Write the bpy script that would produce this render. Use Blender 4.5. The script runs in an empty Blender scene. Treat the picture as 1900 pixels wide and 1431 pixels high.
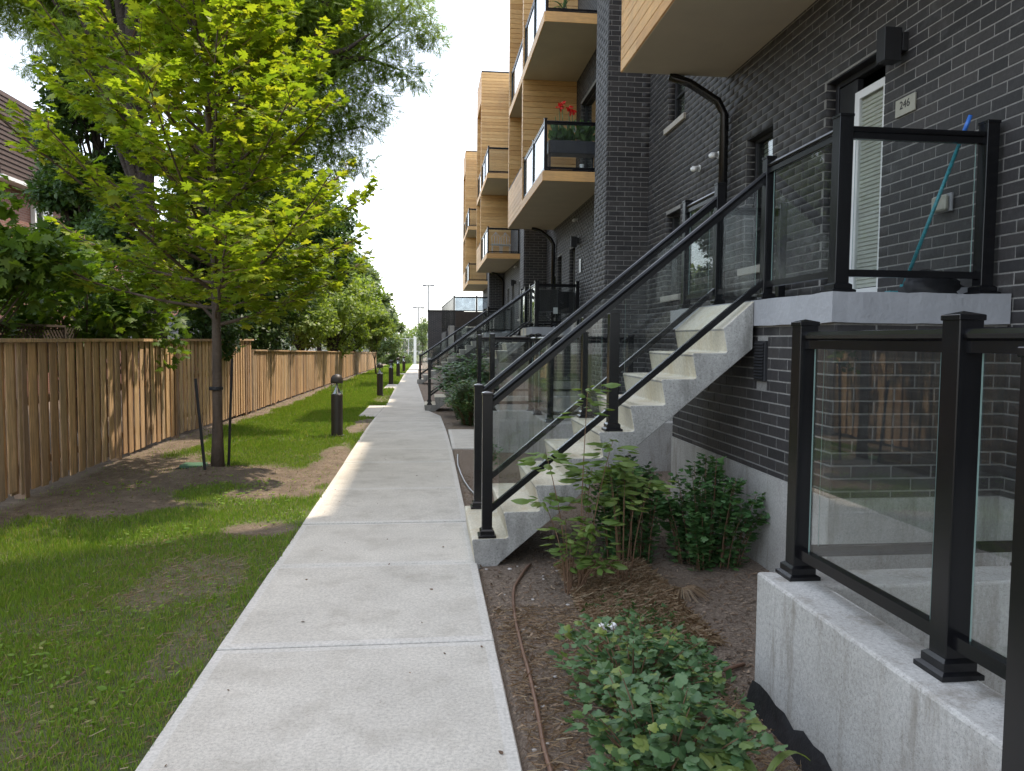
import bpy, math, random
import numpy as np
from mathutils import Vector, Matrix, Euler, noise as mnoise
random.seed(7)
RNG = np.random.default_rng(7)
S = bpy.context.scene
COL = S.collection
PI = math.pi
R = math.radians

# ---------------------------------------------------------------- camera
cam_d = bpy.data.cameras.new("camera"); cam = bpy.data.objects.new("camera", cam_d); COL.objects.link(cam)
S.camera = cam
cam_d.sensor_width = 36.0; cam_d.lens = 1410 / 1900 * 36; cam_d.clip_start = 0.05; cam_d.clip_end = 2500
def cam_basis(th, ph, ro):
    F = Vector((math.sin(th) * math.cos(ph), math.cos(th) * math.cos(ph), -math.sin(ph)))
    Rt = Vector((math.cos(th), -math.sin(th), 0)); D = F.cross(Rt)
    U = Rt * math.cos(ro) - D * math.sin(ro); V = Rt * math.sin(ro) + D * math.cos(ro)
    return U, -V, -F
U, V, B = cam_basis(R(6.3312), R(3.4163), 0.0085)
M = Matrix((U, V, B)).transposed().to_4x4(); M.translation = Vector((0, 0, 1.65))
cam.matrix_world = M
S.render.resolution_x = 1024; S.render.resolution_y = 771

# ---------------------------------------------------------------- light
AZ, EL = 58.2, 66.0
W = bpy.data.worlds.new("World"); S.world = W; W.use_nodes = True
nt = W.node_tree; nt.nodes.clear()
sky = nt.nodes.new("ShaderNodeTexSky"); sky.sky_type = 'NISHITA'; sky.sun_disc = False
sky.sun_elevation = R(EL); sky.sun_rotation = R(AZ); sky.air_density = 1.0; sky.dust_density = 2.2; sky.ozone_density = 1.6
bgn = nt.nodes.new("ShaderNodeBackground"); bgn.inputs[1].default_value = 0.15
wo = nt.nodes.new("ShaderNodeOutputWorld")
hs = nt.nodes.new("ShaderNodeHueSaturation"); hs.inputs['Saturation'].default_value = .8   # summer haze: paler, more even sky
gm = nt.nodes.new("ShaderNodeGamma"); gm.inputs[1].default_value = .5
nt.links.new(sky.outputs[0], hs.inputs['Color']); nt.links.new(hs.outputs[0], gm.inputs[0]); hs.inputs['Value'].default_value = 8.6
nt.links.new(gm.outputs[0], bgn.inputs[0]); nt.links.new(bgn.outputs[0], wo.inputs[0])
sun_d = bpy.data.lights.new("sun", 'SUN'); sun_d.energy = 2.1; sun_d.angle = R(0.9); sun_d.color = (1.0, 0.86, 0.70)
sun = bpy.data.objects.new("sun", sun_d); COL.objects.link(sun)
sd = Vector((math.sin(R(AZ)) * math.cos(R(EL)), math.cos(R(AZ)) * math.cos(R(EL)), math.sin(R(EL))))
sun.rotation_euler = sd.to_track_quat('Z', 'Y').to_euler(); sun.location = (20, 12, 40)
vs = S.view_settings
S.display_settings.display_device = 'sRGB'
vs.view_transform = 'Standard'; vs.look = 'None'; vs.gamma = 1; vs.exposure = 1.45; vs.use_curve_mapping = False
S.cycles.max_bounces = 8; S.cycles.transparent_max_bounces = 24; S.cycles.diffuse_bounces = 4
S.cycles.caustics_reflective = False; S.cycles.caustics_refractive = False
S.cycles.use_denoising = True

# ---------------------------------------------------------------- materials
def nmat(name):
    m = bpy.data.materials.new(name); m.use_nodes = True
    return m, m.node_tree, m.node_tree.nodes['Principled BSDF']
def N(t, kind, **k):
    n = t.nodes.new(kind)
    for a, b in k.items():
        if a.startswith('i_'):
            key = a[2:]; key = int(key) if key.isdigit() else key
            n.inputs[key].default_value = b
        else: setattr(n, a, b)
    return n
def c4(c): return (c[0], c[1], c[2], 1)
def pos_noise(t, scale, detail=4, rough=.55, vec=None, stretch=None):
    g = N(t, 'ShaderNodeNewGeometry'); v = g.outputs['Position']
    if stretch:
        mp = N(t, 'ShaderNodeMapping'); mp.inputs['Scale'].default_value = stretch
        t.links.new(v, mp.inputs[0]); v = mp.outputs[0]
    n = N(t, 'ShaderNodeTexNoise'); n.inputs['Scale'].default_value = scale; n.inputs['Detail'].default_value = detail
    n.inputs['Roughness'].default_value = rough
    t.links.new(v, n.inputs['Vector']); return n
def ramp(t, src, stops):
    r = N(t, 'ShaderNodeValToRGB'); e = r.color_ramp.elements
    while len(e) < len(stops): e.new(.5)
    for q, (p, c) in zip(e, stops): q.position = p; q.color = c4(c)
    t.links.new(src, r.inputs[0]); return r
def mixc(t, fac, a, b, mode='MIX'):
    m = N(t, 'ShaderNodeMix', data_type='RGBA', blend_type=mode)
    if isinstance(fac, (int, float)): m.inputs[0].default_value = fac
    else: t.links.new(fac, m.inputs[0])
    for s, v in ((6, a), (7, b)):
        if isinstance(v, tuple): m.inputs[s].default_value = c4(v)
        else: t.links.new(v, m.inputs[s])
    return m.outputs[2]
def bump(t, p, src, strength=.3, dist=.01):
    b = N(t, 'ShaderNodeBump'); b.inputs['Strength'].default_value = strength; b.inputs['Distance'].default_value = dist
    t.links.new(src, b.inputs['Height']); t.links.new(b.outputs[0], p.inputs['Normal']); return b
def simple(name, col, rough=.6, var=.15, scale=6, bscale=80, bs=.15, bd=.004, metal=0, stretch=None, spec=.5):
    m, t, p = nmat(name)
    n = pos_noise(t, scale, stretch=stretch)
    d = tuple(c * (1 - var) for c in col); l = tuple(min(1, c * (1 + var)) for c in col)
    r = ramp(t, n.outputs[0], [(.3, d), (.7, l)])
    t.links.new(r.outputs[0], p.inputs['Base Color'])
    p.inputs['Roughness'].default_value = rough; p.inputs['Metallic'].default_value = metal
    p.inputs['Specular IOR Level'].default_value = spec
    if bs: bump(t, p, pos_noise(t, bscale, 3).outputs[0], bs, bd)
    return m
def concrete(name, dark, light, stain, stain_amt=.5, bs=.4, speck=True, streak=True, rough=.85, pits=0):
    m, t, p = nmat(name)
    n1 = pos_noise(t, 1.6, 6, .65); n2 = pos_noise(t, 60, 4, .7)
    base = ramp(t, n1.outputs[0], [(.32, dark), (.68, light)]).outputs[0]
    f2 = ramp(t, n2.outputs[0], [(.35, (.78, .78, .78)), (.6, (1.06, 1.06, 1.06))]).outputs[0]
    base = mixc(t, 1.0, base, f2, 'MULTIPLY')
    if speck:
        n3 = pos_noise(t, 240, 2, .5)
        f3 = ramp(t, n3.outputs[0], [(.3, (.6, .6, .58)), (.42, (1, 1, 1))]).outputs[0]
        base = mixc(t, .7, base, f3, 'MULTIPLY')
    if pits:
        n5 = pos_noise(t, 85, 3, .6); base = mixc(t, 1.0, base, ramp(t, n5.outputs[0], [(.30, (1 - pits,) * 3), (.40, (1, 1, 1))]).outputs[0], 'MULTIPLY')
    n4 = pos_noise(t, 3.0, 5, .7, stretch=(2.2, 2.2, .35) if streak else (1, 1, 1))
    f4 = ramp(t, n4.outputs[0], [(.5, (0, 0, 0)), (.72, (stain_amt,) * 3)]).outputs[0]
    base = mixc(t, f4, base, stain)
    t.links.new(base, p.inputs['Base Color']); p.inputs['Roughness'].default_value = rough
    bump(t, p, n2.outputs[0], bs, .004)
    return m
def brick_mat(name, cols, rough=.62):
    m, t, p = nmat(name)
    g = N(t, 'ShaderNodeNewGeometry'); oi = N(t, 'ShaderNodeObjectInfo')
    ad = N(t, 'ShaderNodeMath', operation='ADD'); t.links.new(g.outputs['Random Per Island'], ad.inputs[0]); t.links.new(oi.outputs['Random'], ad.inputs[1])
    fr = N(t, 'ShaderNodeMath', operation='FRACT'); t.links.new(ad.outputs[0], fr.inputs[0])
    k = [(i / (len(cols) - 1), c) for i, c in enumerate(cols)]
    base = ramp(t, fr.outputs[0], k).outputs[0]
    n = pos_noise(t, 30, 5, .7)
    f = ramp(t, n.outputs[0], [(.3, (.72, .72, .72)), (.7, (1.25, 1.25, 1.25))]).outputs[0]
    base = mixc(t, 1.0, base, f, 'MULTIPLY')
    n2 = pos_noise(t, 2.2, 5, .75)   # lime bloom and splashes of mortar
    f2 = ramp(t, n2.outputs[0], [(.54, (0, 0, 0)), (.78, (.5, .5, .5))]).outputs[0]
    base = mixc(t, f2, base, (.13, .13, .125))
    t.links.new(base, p.inputs['Base Color']); p.inputs['Roughness'].default_value = rough
    bump(t, p, n.outputs[0], .45, .004)
    return m
def brick_tex(name, b1, b2, mortar, w=.257, h=.071, axis='YZ'):
    m, t, p = nmat(name)
    g = N(t, 'ShaderNodeNewGeometry'); sp = N(t, 'ShaderNodeSeparateXYZ'); t.links.new(g.outputs['Position'], sp.inputs[0])
    cb = N(t, 'ShaderNodeCombineXYZ'); ad = N(t, 'ShaderNodeMath', operation='ADD')
    t.links.new(sp.outputs[0], ad.inputs[0]); t.links.new(sp.outputs[1], ad.inputs[1])
    t.links.new(ad.outputs[0], cb.inputs[0]); t.links.new(sp.outputs[2], cb.inputs[1])
    b = N(t, 'ShaderNodeTexBrick'); b.inputs['Scale'].default_value = 1; b.inputs['Mortar Size'].default_value = .005
    b.inputs['Brick Width'].default_value = w + .01; b.inputs['Row Height'].default_value = h + .01; b.inputs['Bias'].default_value = 0
    b.inputs['Color1'].default_value = c4(b1); b.inputs['Color2'].default_value = c4(b2); b.inputs['Mortar'].default_value = c4(mortar)
    t.links.new(cb.outputs[0], b.inputs['Vector']); t.links.new(b.outputs[0], p.inputs['Base Color'])
    p.inputs['Roughness'].default_value = .75
    bump(t, p, b.outputs['Fac'], -.5, .006)
    return m
def wood_board(name, cols, rough=.75, grain=(3, 3, .25), streak=.5, weather=(.25, .23, .2), wamt=.35):
    m, t, p = nmat(name)
    g = N(t, 'ShaderNodeNewGeometry'); oi = N(t, 'ShaderNodeObjectInfo')
    ad = N(t, 'ShaderNodeMath', operation='ADD'); t.links.new(g.outputs['Random Per Island'], ad.inputs[0]); t.links.new(oi.outputs['Random'], ad.inputs[1])
    fr = N(t, 'ShaderNodeMath', operation='FRACT'); t.links.new(ad.outputs[0], fr.inputs[0])
    base = ramp(t, fr.outputs[0], [(i / (len(cols) - 1), c) for i, c in enumerate(cols)]).outputs[0]
    n = pos_noise(t, 14, 6, .7, stretch=grain)
    f = ramp(t, n.outputs[0], [(.3, (1 - streak,) * 3), (.7, (1 + streak * .5,) * 3)]).outputs[0]
    base = mixc(t, 1.0, base, f, 'MULTIPLY')
    n2 = pos_noise(t, 1.3, 4, .6, stretch=(1, 1, .4))
    f2 = ramp(t, n2.outputs[0], [(.5, (0, 0, 0)), (.75, (wamt,) * 3)]).outputs[0]
    base = mixc(t, f2, base, weather)
    t.links.new(base, p.inputs['Base Color']); p.inputs['Roughness'].default_value = rough
    bump(t, p, n.outputs[0], .3, .004)
    return m
def glass_mat(name, tint, refl=1.2, rough=0.0, haze=0.0):
    m = bpy.data.materials.new(name); m.use_nodes = True; t = m.node_tree; t.nodes.clear()
    out = N(t, 'ShaderNodeOutputMaterial'); tr = N(t, 'ShaderNodeBsdfTransparent'); tr.inputs[0].default_value = c4(tint)
    gl = N(t, 'ShaderNodeBsdfGlossy'); gl.inputs['Roughness'].default_value = rough
    lw = N(t, 'ShaderNodeLayerWeight'); pw = N(t, 'ShaderNodeMath', operation='POWER'); pw.inputs[1].default_value = 5
    # schlick from the facing term (same from both sides of the pane)
    lw.inputs[0].default_value = .5
    t.links.new(lw.outputs['Facing'], pw.inputs[0])
    ma = N(t, 'ShaderNodeMath', operation='MULTIPLY_ADD'); ma.inputs[1].default_value = .94 * refl; ma.inputs[2].default_value = .045 * refl; ma.use_clamp = True
    t.links.new(pw.outputs[0], ma.inputs[0])
    last = tr.outputs[0]
    if haze:
        df = N(t, 'ShaderNodeBsdfDiffuse'); df.inputs[0].default_value = (.75, .8, .8, 1)
        mh = N(t, 'ShaderNodeMixShader'); 
        n = pos_noise(t, 2.5, 4, .7); r = ramp(t, n.outputs[0], [(.35, (haze * .3,) * 3), (.8, (haze,) * 3)])
        t.links.new(r.outputs[0], mh.inputs[0]); t.links.new(last, mh.inputs[1]); t.links.new(df.outputs[0], mh.inputs[2]); last = mh.outputs[0]
    mx = N(t, 'ShaderNodeMixShader'); t.links.new(ma.outputs[0], mx.inputs[0]); t.links.new(last, mx.inputs[1]); t.links.new(gl.outputs[0], mx.inputs[2])
    t.links.new(mx.outputs[0], out.inputs[0]); return m
def leaf_mat(name, cols, trans=.45, tcol=None, rough=.5, spec=.4, tmul=1.6):
    m, t, p = nmat(name)
    g = N(t, 'ShaderNodeNewGeometry'); oi = N(t, 'ShaderNodeObjectInfo')
    ad = N(t, 'ShaderNodeMath', operation='ADD'); t.links.new(g.outputs['Random Per Island'], ad.inputs[0]); t.links.new(oi.outputs['Random'], ad.inputs[1])
    fr = N(t, 'ShaderNodeMath', operation='FRACT'); t.links.new(ad.outputs[0], fr.inputs[0])
    base = ramp(t, fr.outputs[0], [(i / (len(cols) - 1), c) for i, c in enumerate(cols)]).outputs[0]
    t.links.new(base, p.inputs['Base Color']); p.inputs['Roughness'].default_value = rough; p.inputs['Specular IOR Level'].default_value = spec
    tl = N(t, 'ShaderNodeBsdfTranslucent')
    tc = mixc(t, 1.0, base, tcol or (1.5 * tmul / 1.6, 1.5 * tmul / 1.6, .5), 'MULTIPLY')
    t.links.new(tc, tl.inputs[0])
    mx = N(t, 'ShaderNodeMixShader'); mx.inputs[0].default_value = trans
    t.links.new(p.outputs[0], mx.inputs[1]); t.links.new(tl.outputs[0], mx.inputs[2])
    t.links.new(mx.outputs[0], t.nodes['Material Output'].inputs[0]); return m

MT = {}
MT['brick'] = brick_mat('dark_brick', [(.018, .017, .018), (.036, .033, .033), (.027, .025, .026), (.046, .041, .039), (.022, .021, .022)])
MT['mortar'] = concrete('mortar', (.20, .195, .182), (.31, .30, .28), (.10, .10, .09), .5, .5, streak=False)
MT['bricktex'] = brick_tex('brick_far', (.022, .022, .027), (.04, .037, .040), (.20, .195, .185))
MT['siding'] = wood_board('timber_siding', [(.70, .40, .145), (.78, .47, .185), (.60, .33, .115), (.80, .50, .21)], .55, grain=(.35, .35, 5), streak=.28, weather=(.42, .25, .12), wamt=.5)
MT['fence'] = wood_board('fence_cedar', [(.58, .36, .18), (.72, .48, .26), (.40, .25, .135), (.62, .42, .24), (.80, .56, .32), (.46, .34, .22), (.66, .44, .23)], .85, streak=.5, weather=(.28, .23, .185), wamt=.6)
MT['fence_dark'] = wood_board('fence_post_wood', [(.30, .20, .13), (.40, .27, .17)], .85, streak=.35)  # darker brown wood of the fence posts and rails
MT['soffit'] = simple('soffit_panel', (.52, .46, .36), .7, .05, 2, 50, .05)
MT['path'] = concrete('path_concrete', (.49, .46, .405), (.60, .565, .50), (.33, .30, .25), .6, .35, streak=False)
MT['path_edge'] = concrete('path_edge', (.52, .50, .455), (.62, .59, .54), (.38, .36, .31), .3, .12, speck=False, streak=False)
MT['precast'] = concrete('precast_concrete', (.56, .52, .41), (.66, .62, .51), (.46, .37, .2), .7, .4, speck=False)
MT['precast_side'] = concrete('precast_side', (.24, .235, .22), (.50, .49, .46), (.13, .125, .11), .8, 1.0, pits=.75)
MT['conc'] = concrete('poured_concrete', (.36, .345, .315), (.50, .485, .455), (.18, .155, .12), .85, .7, pits=.3)
MT['slab'] = simple('painted_slab', (.34, .345, .36), .55, .08, 4, 25, .5, .01)
MT['blackmetal'] = simple('black_aluminium', (.007, .007, .008), .24, .2, 5, 160, .03, .001, spec=.38)
MT['blackmatte'] = simple('black_matte', (.014, .014, .016), .6, .2, 5, 100, .05)
MT['bronze'] = simple('bollard_bronze', (.035, .028, .024), .45, .15, 5, 120, .05)
MT['glass'] = glass_mat('railing_glass', (.93, .945, .94), 1.2, 0, .004)
MT['glassedge'] = simple('glass_edge', (.35, .5, .46), .2, .1, 4, 40, 0)
MT['frost'] = glass_mat('frosted_glass', (.66, .72, .78), .9, .25, .5)
MT['clear'] = glass_mat('clear_plastic', (.86, .88, .9), 1.6, .03)
MT['pane'] = glass_mat('window_pane', (.74, .78, .75), 1.8, 0)
MT['white'] = simple('white_vinyl', (.74, .74, .72), .4, .05, 4, 60, .03)
MT['blind'] = simple('blind_slats', (.62, .61, .54), .5, .08, 4, 60, 0)
MT['interior'] = simple('room_dark', (.05, .05, .05), .9, .2, 2, 10, 0)
MT['sill'] = simple('stone_sill', (.42, .39, .34), .8, .12, 8, 60, .3)
MT['bark'] = simple('bark', (.085, .062, .045), .9, .35, 9, 30, .8, .02, stretch=(1, 1, .3))
MT['barkdark'] = simple('bark_dark', (.042, .032, .025), .95, .4, 5, 14, 1.0, .05, stretch=(1, 1, .25))
MT['twig'] = simple('twig', (.16, .09, .05), .8, .3, 9, 30, .2)
MT['maple'] = leaf_mat('maple_leaf', [(.13, .21, .026), (.20, .28, .03), (.28, .345, .035), (.16, .24, .028), (.36, .38, .045)], .55)
MT['mapledark'] = leaf_mat('maple_shrub_leaf', [(.06, .12, .02), (.09, .16, .024), (.14, .21, .03)], .45)
MT['locust'] = leaf_mat('locust_leaf', [(.10, .18, .028), (.15, .23, .036), (.21, .29, .05)], .55)
MT['darkleaf'] = leaf_mat('dark_leaf', [(.035, .08, .024), (.055, .11, .032), (.09, .15, .04)], .35)
MT['lightleaf'] = leaf_mat('light_leaf', [(.15, .23, .05), (.20, .28, .07), (.25, .32, .09), (.12, .19, .045)], .45)
MT['farleaf'] = leaf_mat('far_leaf', [(.09, .14, .05), (.13, .185, .075), (.17, .22, .10)], .35)
MT['currant'] = leaf_mat('currant_leaf', [(.05, .115, .045), (.075, .15, .06), (.11, .19, .08), (.06, .13, .045), (.20, .25, .06)], .25, rough=.45)
MT['shrub'] = leaf_mat('shrub_leaf', [(.045, .11, .038), (.07, .15, .048), (.10, .19, .06)], .25, rough=.45)
MT['weed'] = leaf_mat('weed_leaf', [(.10, .17, .035), (.14, .21, .05), (.18, .24, .07)], .35)
MT['grass'] = leaf_mat('grass_blade', [(.115, .21, .032), (.16, .275, .042), (.21, .32, .052), (.14, .24, .036), (.34, .33, .13)], .45, rough=.55, spec=.25, tmul=1.5)
MT['straw'] = leaf_mat('dry_grass', [(.20, .125, .065), (.30, .21, .125), (.15, .085, .045), (.38, .30, .19)], .2, tcol=(1, .9, .6))
MT['chips'] = brick_mat('mulch_chip', [(.06, .035, .02), (.16, .10, .06), (.10, .06, .035), (.30, .22, .15), (.05, .032, .02)], .9)
MT['hose'] = simple('brown_hose', (.15, .085, .055), .5, .2, 10, 60, .1)
MT['membrane'] = simple('black_membrane', (.02, .02, .022), .45, .3, 9, 30, .5, .01)
MT['red'] = leaf_mat('red_petal', [(.6, .02, .015), (.75, .04, .03)], .3, tcol=(1, .4, .3))
MT['petal'] = simple('white_petal', (.8, .8, .75), .6, .03, 3, 20, 0)
MT['teal'] = simple('teal_handle', (.02, .22, .26), .35, .35, 60, 60, .05)
MT['blue'] = simple('blue_grip', (.04, .16, .55), .4, .1, 10, 40, 0)
MT['chrome'] = simple('reflector', (.75, .75, .75), .15, .03, 10, 40, 0, metal=1)
MT['plate'] = simple('number_plate', (.34, .33, .27), .5, .1, 10, 60, .1)
MT['ink'] = simple('number_ink', (.02, .02, .02), .6, .1, 10, 40, 0)
MT['redbrick'] = brick_tex('house_brick', (.20, .085, .06), (.27, .125, .09), (.28, .24, .20), .2, .06)
MT['shingle'] = simple('shingle', (.075, .05, .042), .9, .35, 20, 40, .6, .01)
MT['house_glass'] = glass_mat('house_glass', (.25, .3, .32), 3.0, 0)
MT['grey'] = simple('grey_panel', (.3, .3, .31), .6, .1, 5, 40, .1)
MT['greenlid'] = simple('green_lid', (.06, .14, .08), .6, .15, 10, 60, .1)
MT['steel'] = simple('galvanised', (.5, .5, .5), .4, .1, 10, 60, .05, metal=.7)
MT['stone'] = simple('pebble', (.42, .39, .36), .8, .25, 14, 50, .4)
MT['lattice'] = simple('lattice_wood', (.06, .045, .035), .85, .2, 10, 50, .1)
MT['terra'] = simple('grey_planter', (.035, .035, .045), .5, .1, 10, 60, .05)

# ground material driven by a bare-soil mask that belongs to the ground itself
m, t, p = nmat('soil_and_thatch')
at = N(t, 'ShaderNodeAttribute', attribute_name='dirt')
n1 = pos_noise(t, 5, 8, .75); n2 = pos_noise(t, 60, 6, .8)
soil = ramp(t, n1.outputs[0], [(.3, (.10, .075, .052)), (.5, (.17, .13, .092)), (.7, (.27, .21, .15))]).outputs[0]
soil = mixc(t, 1.0, soil, ramp(t, n2.outputs[0], [(.3, (.55, .55, .55)), (.65, (1.2, 1.2, 1.2))]).outputs[0], 'MULTIPLY')
thatch = ramp(t, n2.outputs[0], [(.3, (.05, .07, .02)), (.7, (.13, .15, .05))]).outputs[0]
bed = ramp(t, n2.outputs[0], [(.3, (.085, .060, .043)), (.5, (.18, .135, .10)), (.68, (.36, .29, .22))]).outputs[0]
at2 = N(t, 'ShaderNodeAttribute', attribute_name='bed')
c = mixc(t, at.outputs['Fac'], thatch, soil); c = mixc(t, at2.outputs['Fac'], c, bed)
t.links.new(c, p.inputs['Base Color']); p.inputs['Roughness'].default_value = .95; bump(t, p, n2.outputs[0], .9, .02)
MT['ground'] = m

# ---------------------------------------------------------------- object helpers
WL = {}
def tag(o, label=None, cat=None, group=None, kind=None):
    if label: o['label'] = label
    if cat: o['category'] = cat
    if group: o['group'] = group
    if kind: o['kind'] = kind
    return o
def place(o, w, parent=None):
    w = Vector(w); WL[o.name] = w
    if parent: o.parent = parent; o.location = w - WL[parent.name]
    else: o.location = w
    COL.objects.link(o)
def thing(name, label, cat, loc, group=None):
    o = bpy.data.objects.new(name, None); o.empty_display_size = .2
    place(o, loc); return tag(o, label, cat, group)
class MB:
    def __init__(s): s.v = []; s.f = []
    def add(s, vs, fs):
        b = len(s.v); s.v.extend([tuple(v) for v in vs]); s.f.extend([tuple(b + i for i in f) for f in fs]); return s
    def box(s, x0, y0, z0, x1, y1, z1):
        if x1 < x0: x0, x1 = x1, x0
        if y1 < y0: y0, y1 = y1, y0
        if z1 < z0: z0, z1 = z1, z0
        return s.add([(x0, y0, z0), (x1, y0, z0), (x1, y1, z0), (x0, y1, z0), (x0, y0, z1), (x1, y0, z1), (x1, y1, z1), (x0, y1, z1)],
                     [(0, 3, 2, 1), (4, 5, 6, 7), (0, 1, 5, 4), (1, 2, 6, 5), (2, 3, 7, 6), (3, 0, 4, 7)])
    def cbox(s, x0, y0, z0, x1, y1, z1, c=.004):
        if x1 < x0: x0, x1 = x1, x0
        if y1 < y0: y0, y1 = y1, y0
        if z1 < z0: z0, z1 = z1, z0
        X = (x0, x1); Y = (y0, y1); Z = (z0, z1); vs = []; idx = {}
        for i in (0, 1):
            for j in (0, 1):
                for k in (0, 1):
                    dx = c if i == 0 else -c; dy = c if j == 0 else -c; dz = c if k == 0 else -c
                    for a, v in enumerate(((X[i], Y[j] + dy, Z[k] + dz), (X[i] + dx, Y[j], Z[k] + dz), (X[i] + dx, Y[j] + dy, Z[k]))):
                        idx[i, j, k, a] = len(vs); vs.append(v)
        fs = []
        for i in (0, 1): fs.append([idx[i, j, k, 0] for j, k in ((0, 0), (1, 0), (1, 1), (0, 1))][::1 if i else -1])
        for j in (0, 1): fs.append([idx[i, j, k, 1] for i, k in ((0, 0), (0, 1), (1, 1), (1, 0))][::1 if j else -1])
        for k in (0, 1): fs.append([idx[i, j, k, 2] for i, j in ((0, 0), (1, 0), (1, 1), (0, 1))][::1 if k else -1])
        for j in (0, 1):
            for k in (0, 1): fs.append([idx[0, j, k, 1], idx[1, j, k, 1], idx[1, j, k, 2], idx[0, j, k, 2]])
        for i in (0, 1):
            for k in (0, 1): fs.append([idx[i, 0, k, 0], idx[i, 1, k, 0], idx[i, 1, k, 2], idx[i, 0, k, 2]])
        for i in (0, 1):
            for j in (0, 1): fs.append([idx[i, j, 0, 0], idx[i, j, 1, 0], idx[i, j, 1, 1], idx[i, j, 0, 1]])
        for i in (0, 1):
            for j in (0, 1):
                for k in (0, 1): fs.append([idx[i, j, k, 0], idx[i, j, k, 1], idx[i, j, k, 2]])
        return s.add(vs, fs)
    def prism(s, poly, axis, a, b):
        n = len(poly)
        def P(p, w):
            return (w, p[0], p[1]) if axis == 'x' else (p[0], w, p[1]) if axis == 'y' else (p[0], p[1], w)
        vs = [P(p, a) for p in poly] + [P(p, b) for p in poly]
        fs = [tuple(range(n))[::-1], tuple(range(n, 2 * n))] + [(i, (i + 1) % n, n + (i + 1) % n, n + i) for i in range(n)]
        return s.add(vs, fs)
    def tube(s, pts, rad, n=8, caps=True):
        pts = [Vector(p) for p in pts]; rs = rad if isinstance(rad, (list, tuple)) else [rad] * len(pts)
        vs = []; up = None
        for i, p in enumerate(pts):
            d = (pts[min(i + 1, len(pts) - 1)] - pts[max(i - 1, 0)])
            d = d.normalized() if d.length > 1e-9 else Vector((0, 0, 1))
            if up is None: up = Vector((0, 0, 1)) if abs(d.z) < .9 else Vector((1, 0, 0))
            a = d.cross(up)
            if a.length < 1e-6: a = d.cross(Vector((0, 1, 0)))
            a.normalize(); b = a.cross(d).normalized(); up = b
            for k in range(n):
                an = 2 * PI * k / n; vs.append(p + (a * math.cos(an) + b * math.sin(an)) * rs[i])
        fs = [(i * n + k, i * n + (k + 1) % n, (i + 1) * n + (k + 1) % n, (i + 1) * n + k) for i in range(len(pts) - 1) for k in range(n)]
        if caps: fs += [tuple(range(n))[::-1], tuple(range((len(pts) - 1) * n, len(pts) * n))]
        return s.add(vs, fs)
    def lathe(s, prof, cx, cy, cz, n=20):
        vs = []; 
        for r, z in prof:
            for k in range(n): vs.append((cx + r * math.cos(2 * PI * k / n), cy + r * math.sin(2 * PI * k / n), cz + z))
        m = len(prof)
        fs = [(i * n + k, i * n + (k + 1) % n, (i + 1) * n + (k + 1) % n, (i + 1) * n + k) for i in range(m - 1) for k in range(n)]
        fs += [tuple(range(n))[::-1], tuple(range((m - 1) * n, m * n))]
        return s.add(vs, fs)
    def bar(s, a, b, prof):
        """sweep a closed (side, up) profile from a to b; the ends are cut upright"""
        a = Vector(a); b = Vector(b); d = (b - a); h = Vector((d.x, d.y, 0)).normalized(); side = Vector((h.y, -h.x, 0))
        up = Vector((0, 0, 1)); n = len(prof)
        k = d.length / max(1e-6, Vector((d.x, d.y, 0)).length)
        vs = [a + side * p[0] + up * p[1] * k for p in prof] + [b + side * p[0] + up * p[1] * k for p in prof]
        return s.add(vs, [tuple(range(n))[::-1], tuple(range(n, 2 * n))] + [(i, (i + 1) % n, n + (i + 1) % n, n + i) for i in range(n)])
    def mesh(s, name, center=True, smooth=False):
        A = np.array(s.v, dtype=np.float64)
        c = np.zeros(3)
        if center: c = np.array([(A[:, 0].min() + A[:, 0].max()) / 2, (A[:, 1].min() + A[:, 1].max()) / 2, A[:, 2].min()])
        me = bpy.data.meshes.new(name); me.from_pydata((A - c).tolist(), [], s.f)
        if smooth: me.polygons.foreach_set('use_smooth', [True] * len(me.polygons))
        return me, c
    def build(s, name, mat, parent=None, smooth=False, label=None, kind=None, bevel=0, cat=None, group=None):
        me, c = s.mesh(name, True, smooth); me.materials.append(MT[mat] if isinstance(mat, str) else mat)
        o = bpy.data.objects.new(name, me); place(o, c, parent); tag(o, label, cat, group, kind)
        if bevel:
            b = o.modifiers.new('bevel', 'BEVEL'); b.width = bevel; b.segments = 2; b.limit_method = 'ANGLE'; b.angle_limit = R(30)
        return o
def np_mesh(name, V_, F_, mat, parent=None, **kw):
    """V_ (n,3) and F_ (m,k) with a constant k; mesh origin at its base centre"""
    c = np.array([(V_[:, 0].min() + V_[:, 0].max()) / 2, (V_[:, 1].min() + V_[:, 1].max()) / 2, V_[:, 2].min()])
    me = bpy.data.meshes.new(name); n, k = F_.shape
    me.vertices.add(len(V_)); me.vertices.foreach_set('co', (V_ - c).astype(np.float32).ravel())
    me.loops.add(n * k); me.loops.foreach_set('vertex_index', F_.astype(np.int32).ravel())
    me.polygons.add(n); me.polygons.foreach_set('loop_start', np.arange(0, n * k, k, dtype=np.int32))
    try: me.polygons.foreach_set('loop_total', np.full(n, k, dtype=np.int32))
    except Exception: pass
    me.update(calc_edges=True)
    me.materials.append(MT[mat])
    o = bpy.data.objects.new(name, me); place(o, c, parent); tag(o, **kw); return o
def copy_tree(o, loc, rz=0, label=None, group=None, scale=None):
    r = o.copy(); COL.objects.link(r); WL[r.name] = Vector(loc); r.location = loc; r.rotation_euler = (0, 0, rz)
    if scale: r.scale = (scale,) * 3
    if label: r['label'] = label
    if group: r['group'] = group
    for ch in list(o.children):
        c = ch.copy(); COL.objects.link(c); c.parent = r
        for g in list(ch.children):
            d = g.copy(); COL.objects.link(d); d.parent = c
    return r

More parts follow.
